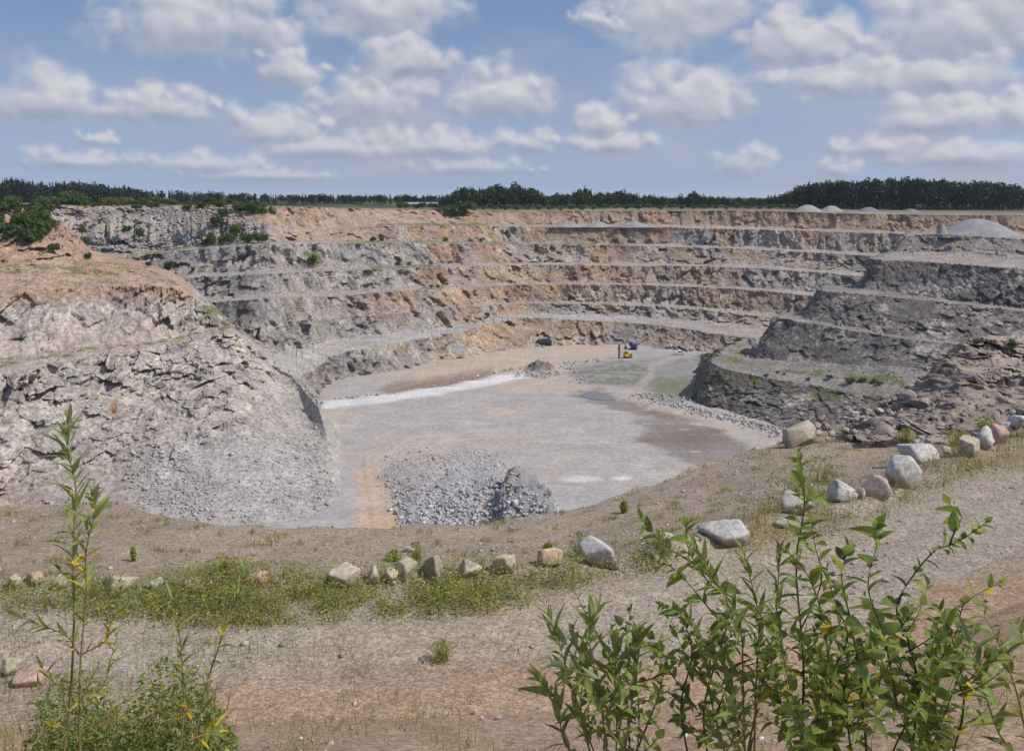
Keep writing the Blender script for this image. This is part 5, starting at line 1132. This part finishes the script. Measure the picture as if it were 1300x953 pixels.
def shoot(root, pix, d, kind, n, length, start=0.35, rad=0.006, stem_mat=None, ground=False, yellow=0.0, ang=(30, 55), dj=0.0, taper=True, name='stem'):
    """one stem through photo pixels at about d metres, with n leaves set spirally on its upper part"""
    pts = [Pd(x + (LR_.uniform(-7, 7) if 0 < i < len(pix) - 1 else 0), y, d + dj * i + LR_.uniform(-0.06, 0.06)) for i, (x, y) in enumerate(pix)]
    if ground: b = pts[0]; pts = [(b[0] * 1.0, b[1] + 0.05, drop(b[0], b[1] + 0.05) - 0.05)] + pts
    sp = spline(pts, 36); N = len(sp); off = Vector(root.location)
    MB().tube([p - off for p in sp], [rad * (1.0 - 0.8 * i / (N - 1)) for i in range(N)], 6).build(name, stem_mat or M_STEM, root, True)
    vis = 1 if ground else 0; t0 = (vis + (len(pts) - 1 - vis) * start) / (len(pts) - 1); phi = LR_.uniform(0, 6.28)
    for k in range(n):
        t = t0 + (1 - t0) * ((k + LR_.uniform(-0.3, 0.3)) / max(n - 1, 1)); t = min(max(t, 0), 1); i = min(int(t * (N - 1)), N - 2)
        p = sp[i].lerp(sp[i + 1], t * (N - 1) - i); tn = (sp[i + 1] - sp[max(i - 1, 0)]).normalized(); phi += 2.4 + LR_.uniform(-0.35, 0.35)
        a = tn.cross(Vector((0.3, 1, 0.1))).normalized(); b = tn.cross(a); rdl = a * math.cos(phi) + b * math.sin(phi)
        tip = (t - t0) / (1 - t0 + 1e-6); an = math.radians(LR_.uniform(*ang)) * (1.0 - 0.55 * max(0, tip - 0.7) / 0.3)
        Y = (tn * math.cos(an) + rdl * math.sin(an) + Vector((0, 0, LR_.uniform(-0.12, 0.05)))).normalized(); Z = (tn - Y * tn.dot(Y)); Z = (Z + Vector((0, 0, 0.35)) - Y * Y.z * 0.35 + Vector((LR_.uniform(-.3, .3), LR_.uniform(-.3, .3), 0))); Z = (Z - Y * Z.dot(Y)).normalized(); X = Y.cross(Z)
        L = length * LR_.uniform(0.5, 1.15) * (1.0 - 0.45 * max(0, tip - 0.75) / 0.25) * (0.75 + 0.25 * min(1, tip / 0.2))
        lk = kind + '_y' if (LR_.random() < yellow * (1 - tip) ** 1.2 and kind + '_y' in LEAVES) else kind
        o = link('leaf', LR_.choice(LEAVES[lk]), root)
        m_ = Matrix(((X.x, Y.x, Z.x, 0), (X.y, Y.y, Z.y, 0), (X.z, Y.z, Z.z, 0), (0, 0, 0, 1))); o.matrix_basis = Matrix.Translation(p - off) @ m_ @ Matrix.Rotation(LR_.gauss(0, 0.35), 4, 'Y') @ Matrix.Diagonal((L * LR_.uniform(0.75, 1.15), L, L * LR_.uniform(0.2, 2.0), 1))
def twigs(root, pix, d, kind, n, leaves, length, stem_mat, yellow=0.05, reach=70, side=0.0):
    """short side shoots off a main stem given in photo pixels"""
    P = np.array(pix, float)
    for k in range(n):
        t = LR_.uniform(0.12, 0.92) * (len(P) - 1); i = min(int(t), len(P) - 2); b = P[i] + (P[i + 1] - P[i]) * (t - i)
        if b[1] > 960: b[1] = 960 - LR_.uniform(0, 60)
        sg = LR_.choice((-1, 1)); r = reach * LR_.uniform(0.5, 1.15); an = math.radians(LR_.uniform(25, 75))
        e = (b[0] + sg * r * math.sin(an), b[1] - r * math.cos(an)); m_ = (b[0] + (e[0] - b[0]) * 0.55, b[1] + (e[1] - b[1]) * 0.38)
        shoot(root, [tuple(b), m_, e], d + LR_.uniform(-0.25, 0.25), kind, leaves, length, 0.08, 0.0028, stem_mat, False, yellow, (30, 65), name='branch')
def willow(px, d, label, name='willow_shrub', cat='shrub', group=None):
    x = (px - 650) / FPX * d; root = link(name, None, loc=(x, d, drop(x, d))); tag(root, label, cat, group); bpy.context.view_layer.update(); return root
w = willow(92, 3.1, 'tall narrow-leaved willow with two upright stems and yellowing lower leaves')
s1_ = [(78, 1010), (86, 900), (99, 790), (95, 700), (92, 620), (84, 570), (88, 532)]; s2_ = [(104, 1000), (104, 860), (115, 760), (116, 700), (124, 650), (119, 626)]
shoot(w, s1_, 3.1, 'narrow', 60, 0.118, 0.34, 0.0065, None, True, 0.10, (20, 58))
shoot(w, s2_, 3.0, 'narrow', 44, 0.108, 0.32, 0.005, None, True, 0.35, (20, 58))
for pp, n, y_ in (([(100, 830), (78, 806), (45, 790), (18, 778)], 22, 0.2), ([(104, 830), (128, 812), (148, 785), (160, 768)], 20, 0.35), ([(100, 880), (70, 865), (52, 845)], 16, 0.2), ([(106, 900), (128, 868), (140, 840), (148, 805)], 18, 0.6), ([(96, 930), (66, 905), (40, 890)], 14, 0.2), ([(100, 930), (140, 905), (165, 880)], 14, 0.4)):
    shoot(w, pp, 3.05, 'narrow', n, 0.085, 0.08, 0.003, None, False, y_, (22, 48), name='branch')
twigs(w, [(88, 1000), (97, 860)], 3.0, 'narrow', 5, 9, 0.085, None, 0.4, 60)
w = willow(250, 3.3, 'lower narrow-leaved willow with two spreading shoots above the green vetch')
shoot(w, [(228, 1010), (232, 900), (229, 820), (226, 770), (221, 738)], 3.3, 'narrow', 38, 0.095, 0.25, 0.005, None, True, 0.25, (18, 40))
shoot(w, [(240, 1010), (256, 890), (275, 820), (295, 780), (306, 750), (313, 724)], 3.3, 'narrow', 46, 0.095, 0.25, 0.005, None, True, 0.25, (18, 40))
twigs(w, [(235, 1000), (245, 860)], 3.25, 'narrow', 8, 10, 0.085, None, 0.6, 62)
w = willow(755, 2.9, 'grey-green willow tuft with long leaves beside the round-leaved sapling')
for pp in ([(770, 1010), (735, 900), (715, 830), (697, 780)], [(775, 1010), (760, 880), (755, 810), (760, 770)], [(785, 1010), (798, 900), (800, 840), (812, 800)], [(765, 1010), (742, 920), (738, 850), (728, 800)], [(780, 1010), (785, 920), (778, 850), (785, 806)], [(760, 1010), (722, 940), (700, 890), (682, 860)]):
    shoot(w, pp, 2.9, 'mid', 22, 0.12, 0.15, 0.005, None, True, 0.0, (16, 42))
twigs(w, [(775, 1000), (760, 830)], 2.9, 'mid', 11, 8, 0.105, None, 0, 60)
w = willow(800, 3.0, 'sapling with small round bright green leaves between two willow tufts', 'leafy_sapling', 'sapling')
for pp in ([(800, 1010), (790, 900), (760, 820), (735, 770), (722, 735)], [(805, 1010), (812, 900), (805, 830), (800, 770)], [(805, 960), (830, 880), (835, 840), (818, 800)]):
    shoot(w, pp, 3.05, 'round', 24, 0.050, 0.1, 0.004, M_STEMD, pp[0][1] > 1000, 0.0, (40, 75))
twigs(w, [(805, 990), (810, 790)], 3.05, 'round', 14, 8, 0.05, M_STEMD, 0, 60)
w = willow(945, 2.8, 'tall narrow-leaved willow growing through the middle of the broad-leaved bush')
for pp, n in (([(945, 1010), (942, 880), (932, 790), (905, 730), (880, 690)], 46), ([(955, 1010), (955, 870), (960, 790), (955, 730), (940, 690)], 46), ([(940, 1010), (960, 890), (985, 800), (995, 730), (990, 690)], 40), ([(930, 1010), (905, 900), (890, 830), (872, 780)], 28), ([(960, 1010), (935, 920), (925, 860), (900, 815)], 26)):
    shoot(w, pp, 2.8, 'narrow' if n > 30 else 'mid', n, 0.105, 0.15, 0.005, None, True, 0.14, (22, 55))
twigs(w, [(945, 1000), (940, 760)], 2.75, 'mid', 13, 8, 0.09, None, 0.1, 75)
w = willow(1140, 2.75, 'broad-leaved willow bush with a dark branch reaching far out over the road')
for pp, n, d_, g_ in (([(1150, 1010), (1165, 880), (1150, 810), (1135, 766), (1185, 703), (1215, 688), (1256, 660)], 46, 2.75, True), ([(1140, 900), (1122, 810), (1106, 745), (1116, 690), (1112, 668)], 30, 2.65, False),
                      ([(1165, 880), (1205, 810), (1228, 765), (1272, 738)], 26, 2.7, False), ([(1130, 960), (1170, 880), (1190, 830), (1240, 800)], 22, 2.8, False), ([(1205, 692), (1208, 672), (1215, 655), (1206, 640)], 9, 2.75, False)):
    shoot(w, pp, d_, 'broad', int(n * 0.85), 0.076, 0.10, 0.0055 if g_ else 0.0035, M_STEMD, g_, 0.10, (35, 70), name='stem' if g_ else 'branch')
twigs(w, [(1150, 1000), (1160, 880), (1140, 780), (1190, 705)], 2.75, 'broad', 15, 8, 0.070, M_STEMD, 0.08, 75)
w = willow(1075, 2.65, 'broad-leaved willow bush with thick foliage round a leaning brown stem')
for pp, n, d_, g_ in (([(1100, 1010), (1096, 880), (1082, 790), (1062, 730), (1080, 690)], 36, 2.6, True), ([(1060, 1010), (1050, 880), (1040, 790), (1020, 730), (1000, 700)], 36, 2.75, True), ([(1100, 920), (1052, 840), (1005, 805), (965, 785)], 26, 2.7, False), ([(1080, 950), (1070, 870), (1090, 820), (1130, 800)], 24, 2.65, False), ([(1050, 860), (1075, 810), (1060, 760), (1050, 720)], 18, 2.6, False)):
    shoot(w, pp, d_, 'broad', int(n * 0.85), 0.074, 0.08, 0.0055 if g_ else 0.0035, M_STEMD, g_, 0.12, (35, 70), name='stem' if g_ else 'branch')
twigs(w, [(1075, 1000), (1075, 880), (1050, 760)], 2.65, 'broad', 16, 8, 0.068, M_STEMD, 0.1, 75)
w = willow(1012, 2.9, 'single upright broad-leaved willow shoot rising above the rest of the bush')
shoot(w, [(1010, 1010), (1016, 860), (1017, 720), (1018, 640), (1014, 574)], 2.9, 'broad', 44, 0.085, 0.15, 0.006, M_STEMD, True, 0.05, (30, 62))
shoot(w, [(1016, 800), (1045, 740), (1040, 690), (1030, 660)], 2.85, 'broad', 14, 0.075, 0.1, 0.0035, M_STEMD, False, 0.1, (35, 70), name='branch')
twigs(w, [(1010, 1000), (1016, 760)], 2.85, 'broad', 12, 8, 0.062, M_STEMD, 0.05, 70)
w = willow(1205, 2.6, 'broad-leaved willow shoot beside the bare brown soil')
shoot(w, [(1195, 1010), (1222, 900), (1215, 820), (1190, 770)], 2.6, 'broad', 34, 0.085, 0.1, 0.0055, M_STEMD, True, 0.1, (35, 70))
twigs(w, [(1200, 1000), (1220, 860)], 2.6, 'broad', 9, 8, 0.068, M_STEMD, 0.1, 70)
for bx_, lb_ in ((1045, 'low dense broad-leaved willow growth under the leaning brown stem'), (1165, 'low dense broad-leaved willow growth under the far-reaching dark branch')):
    w = willow(bx_, 2.6, lb_)
    for k_ in range(8):
        x_ = bx_ + LR_.uniform(-30, 30); e_ = bx_ + LR_.uniform(-85, 85); t_ = LR_.uniform(785, 850)
        shoot(w, [(x_, 1010), (x_ + (e_ - x_) * 0.4, 930), (e_, t_)], LR_.uniform(2.45, 2.9), 'broad', 30, 0.070, 0.05, 0.004, M_STEMD, True, 0.08, (35, 72))
w = willow(890, 2.85, 'dark twiggy broad-leaved willow beside the gravel road')
for pp, n, g_ in (([(905, 1010), (900, 900), (925, 780), (892, 725), (850, 692), (815, 658)], 42, True), ([(900, 740), (878, 700), (870, 668)], 12, False), ([(880, 1010), (870, 900), (885, 830), (860, 780), (842, 768)], 32, True), ([(885, 900), (850, 850), (840, 820)], 16, False), ([(905, 920), (930, 850), (915, 800)], 16, False), ([(915, 790), (860, 730), (838, 712)], 14, False)):
    shoot(w, pp, 2.85, 'broad', n, 0.070, 0.15, 0.005 if g_ else 0.003, M_STEMD, g_, 0.06, (35, 70), name='stem' if g_ else 'branch')
twigs(w, [(890, 1000), (880, 880), (900, 800)], 2.85, 'broad', 15, 8, 0.058, M_STEMD, 0.05, 70)
w = willow(1285, 2.5, 'willow with long pale leaves standing over the bare brown soil')
for pp, n in (([(1310, 1010), (1292, 900), (1278, 830), (1250, 780)], 18), ([(1300, 1010), (1262, 920), (1240, 850), (1225, 800)], 18), ([(1320, 1010), (1318, 900), (1310, 830), (1290, 790)], 16)):
    shoot(w, pp, 2.5, 'mid', n, 0.11, 0.2, 0.005, None, True, 0.0, (25, 60))
# low vetch between the two left willows
def vetch(px, d, w_, h_, label):
    x = (px - 650) / FPX * d; z = drop(x, d); root = link('vetch_plant', None, loc=(x, d, z)); top = Pd(px, h_, d)[2] - z
    n = 9500; a = rg.uniform(0, 6.283, n); r = np.sqrt(rg.uniform(0, 1, n)) * w_; P_ = np.stack([np.cos(a) * r * 1.3, np.sin(a) * r, top * (1 - (r / w_) ** 2 * 0.6) * rg.uniform(0.25, 1.0, n)], 1)
    V, F, C_ = merge([leaflets(P_, rg.uniform(0.010, 0.020, n), colmix(n, (1.5, 7, 0.3, 0)) * 0.8, rg)]); link('foliage', mk_mesh('foliage', V, F, M_GRASS, C_), root)
    sb = MB()
    for k in range(14): q_ = rg.normal(size=2) * w_ * 0.45; sb.tube([(q_[0] * 0.3, q_[1] * 0.3, -0.05), (q_[0], q_[1], top * 0.8)], [0.004, 0.002], 4)
    sb.build('stem', M_STEM, root); tag(root, label, 'plant')
vetch(178, 4.6, 0.32, 832, 'low bushy vetch with tiny leaves between the two willows')
vetch(45, 5.2, 0.34, 850, 'low vetch with tiny leaves at the foot of the tall willow')

# ------------------------------------------------------------------ machines, shed and cabin
def at(px, py, rz):
    g = hit(px, py); return g, rz
g, rz = at(797, 454, 0.35); t = link('drill_rig', None, loc=g, rz=rz)
for sgn in (-1, 1): MB().prism([(-1.7, 0.1), (-1.4, 0), (1.4, 0), (1.75, 0.25), (1.75, 0.55), (1.4, 0.8), (-1.4, 0.8), (-1.75, 0.5)], 0.5, Matrix.Translation((0, sgn * 1.0, 0))).build('track', M_RUBBER, t)
bd = MB().box(-1.9, 1.9, -1.15, 1.15, 0.8, 2.2, 0.12).build('engine_housing', M_YELLOW, t); MB().box(0.4, 1.7, -1.17, -1.14, 1.2, 1.9).build('grille', M_STEEL, bd)
cb_ = MB().box(-1.8, -0.5, -1.1, 0.2, 2.2, 3.2, 0.1).build('cab', M_YELLOW, t); MB().box(-1.84, -1.79, -0.95, 0.05, 2.35, 3.0).box(-1.7, -0.6, -1.14, -1.06, 2.35, 3.0).build('window', M_GLASS, cb_)
MB().tube([(-1.6, 0, 1.8), (-3.0, 0, 3.1), (-4.3, 0, 2.4)], [0.22, 0.18, 0.16]).build('boom', M_YELLOW, t)
ms = MB().box(-4.75, -4.25, -0.28, 0.28, 0.1, 6.4).box(-4.85, -4.2, -0.34, 0.34, 0.0, 0.4).box(-4.85, -4.2, -0.34, 0.34, 6.2, 6.5).build('mast', M_STEEL, t); MB().tube([(-4.95, 0, 0.1), (-4.95, 0, 6.2)], 0.09).build('drill_rod', M_STEEL, ms); MB().box(-5.15, -4.75, -0.3, 0.3, 4.3, 5.2).build('drill_head', M_STEEL, ms)
tag(t, 'yellow tracked drill rig with a tall dark mast on the quarry floor', 'drill rig')
g, rz = at(804, 443.5, -0.5); t = link('excavator', None, loc=g, rz=rz)
for sgn in (-1, 1): MB().prism([(-1.7, 0.15), (-1.4, 0), (1.4, 0), (1.75, 0.25), (1.75, 0.6), (1.4, 0.85), (-1.4, 0.85), (-1.75, 0.5)], 0.55, Matrix.Translation((0, sgn * 1.05, 0))).build('track', M_RUBBER, t)
MB().box(-0.8, 0.8, -0.8, 0.8, 0.7, 1.3).build('turntable', M_STEEL, t)
bd = MB().box(-1.5, 1.9, -1.3, 1.3, 1.3, 2.7, 0.15).build('body', M_BLUE, t); MB().box(1.0, 1.95, -1.0, 1.0, 2.7, 3.0).build('engine_cover', M_BLUE, bd)
cb_ = MB().box(-1.6, -0.1, -1.3, -0.1, 2.0, 3.8, 0.12).build('cab', M_BLUE, t); MB().box(-1.62, -1.50, -1.15, -0.25, 2.6, 3.5).box(-1.45, -0.25, -1.31, -1.2, 2.6, 3.5).build('window', M_GLASS, cb_)
MB().tube([(-1.4, 0.4, 2.2), (-3.4, 0.4, 4.0), (-4.6, 0.4, 3.2)], [0.3, 0.28, 0.2]).build('boom', M_STEEL, t); MB().tube([(-4.6, 0.4, 3.2), (-4.2, 0.4, 1.2)], [0.2, 0.15]).build('dipper_arm', M_STEEL, t); MB().prism([(-4.7, 0.1), (-3.7, 0.1), (-3.6, 0.9), (-4.2, 1.3), (-4.6, 0.9)], 1.1, Matrix.Translation((0, 0.4, 0))).build('bucket', M_STEEL, t)
tag(t, 'blue tracked excavator with black tracks behind the yellow drill rig', 'excavator')
g, rz = at(862, 450, 0.08); t = link('van', None, loc=g, rz=rz)
bd = MB().prism([(-2.4, 0.35), (2.35, 0.35), (2.45, 0.9), (1.9, 1.15), (1.15, 1.85), (-2.3, 1.95), (-2.45, 1.2)], 1.85).build('body', M_WHITE, t)
MB().prism([(1.78, 1.2), (1.12, 1.78), (0.55, 1.80), (0.55, 1.2)], 1.88).build('side_window', M_GLASS, bd); MB().prism([(0.4, 1.2), (0.4, 1.78), (-0.8, 1.82), (-0.8, 1.2)], 1.88).build('side_window', M_GLASS, bd)
for x in (-1.5, 1.5):
    for sgn in (-1, 1):
        wh_ = MB().tube([(x, sgn * 0.72, 0.34), (x, sgn * 0.95, 0.34)], 0.34, 14).build('wheel', M_RUBBER, t); MB().tube([(x, sgn * 0.955, 0.34), (x, sgn * 0.965, 0.34)], 0.2, 10).build('rim', M_STEEL, wh_)
tag(t, 'white van parked below the small rock face on the quarry floor', 'van')
g, rz = at(692, 438, 0.05); t = link('dump_truck', None, loc=g, rz=rz)
MB().box(-3.6, 3.2, -0.9, 0.9, 0.8, 1.2).build('chassis', M_STEEL, t)
MB().prism([(-3.9, 2.2), (-3.4, 1.3), (1.0, 1.3), (1.4, 3.0), (2.2, 3.3), (2.2, 3.45), (1.0, 3.2), (-3.9, 2.9)], 2.6).build('tipper_body', M_STEEL, t)
cb_ = MB().prism([(1.5, 1.2), (3.4, 1.2), (3.4, 2.1), (2.9, 2.9), (1.5, 2.9)], 2.3).build('cab', M_BLUE, t); MB().prism([(1.8, 2.0), (3.0, 2.0), (2.75, 2.7), (1.8, 2.7)], 2.33).build('window', M_GLASS, cb_)
for x in (-2.6, -1.2, 2.5):
    for sgn in (-1, 1): wh_ = MB().tube([(x, sgn * 0.85, 0.65), (x, sgn * 1.3, 0.65)], 0.65, 14).build('wheel', M_RUBBER, t); MB().tube([(x, sgn * 1.31, 0.65), (x, sgn * 1.325, 0.65)], 0.35, 10).build('rim', M_STEEL, wh_)
tag(t, 'dump truck with a blue cab below the far ochre wall', 'dump truck')
d_ = 800.0; c0 = Pd(540, 266, d_); z0 = drop(c0[0], c0[1], 200); t = link('shed', None, loc=(c0[0], c0[1], z0))
MB().box(-19, 19, -6, 6, 0, 2.2).build('wall', M_WALLP, t); MB().prism([(-6.8, 2.2), (6.8, 2.2), (0, 4.0)], 39.5, Matrix.Rotation(math.pi / 2, 4, 'Z')).build('roof', M_ROOFG, t)
for k in range(7): MB().box(-17 + k * 5, -14 + k * 5, -6.06, -5.98, 0.7, 1.7).build('window', M_GLASS, t)
tag(t, 'long low shed with a pale grey roof beyond the far rim', 'shed')
c0 = Pd(364, 263, 560); z0 = drop(c0[0], c0[1], 200); t = link('portable_cabin', None, loc=(c0[0], c0[1], z0))
MB().box(-0.6, 0.6, -0.6, 0.6, 0, 2.35).build('body', M_NAVY, t); MB().box(-0.66, 0.66, -0.66, 0.66, 2.36, 2.6, 0.15).build('roof', M_NAVY, t); MB().box(-0.42, 0.42, -0.64, -0.61, 0.15, 2.1).build('door', M_BLUE, t)
tag(t, 'narrow dark blue cabin standing upright on the far rim', 'cabin')

# ------------------------------------------------------------------ summer haze: one closed box of even air round everything but the sky
mh = bpy.data.materials.new('haze'); mh.use_nodes = True; nh_ = mh.node_tree.nodes; nh_.clear()
pv = nh_.new('ShaderNodeVolumePrincipled'); pv.inputs['Color'].default_value = (0.80, 0.88, 1.0, 1); pv.inputs['Density'].default_value = HAZE; pv.inputs['Anisotropy'].default_value = 0.2
mo_ = nh_.new('ShaderNodeOutputMaterial'); mh.node_tree.links.new(pv.outputs[0], mo_.inputs['Volume'])
hb = MB().box(-7000, 7000, -7000, 7500, -5, 112).build('haze', mh); tag(hb, kind='stuff')
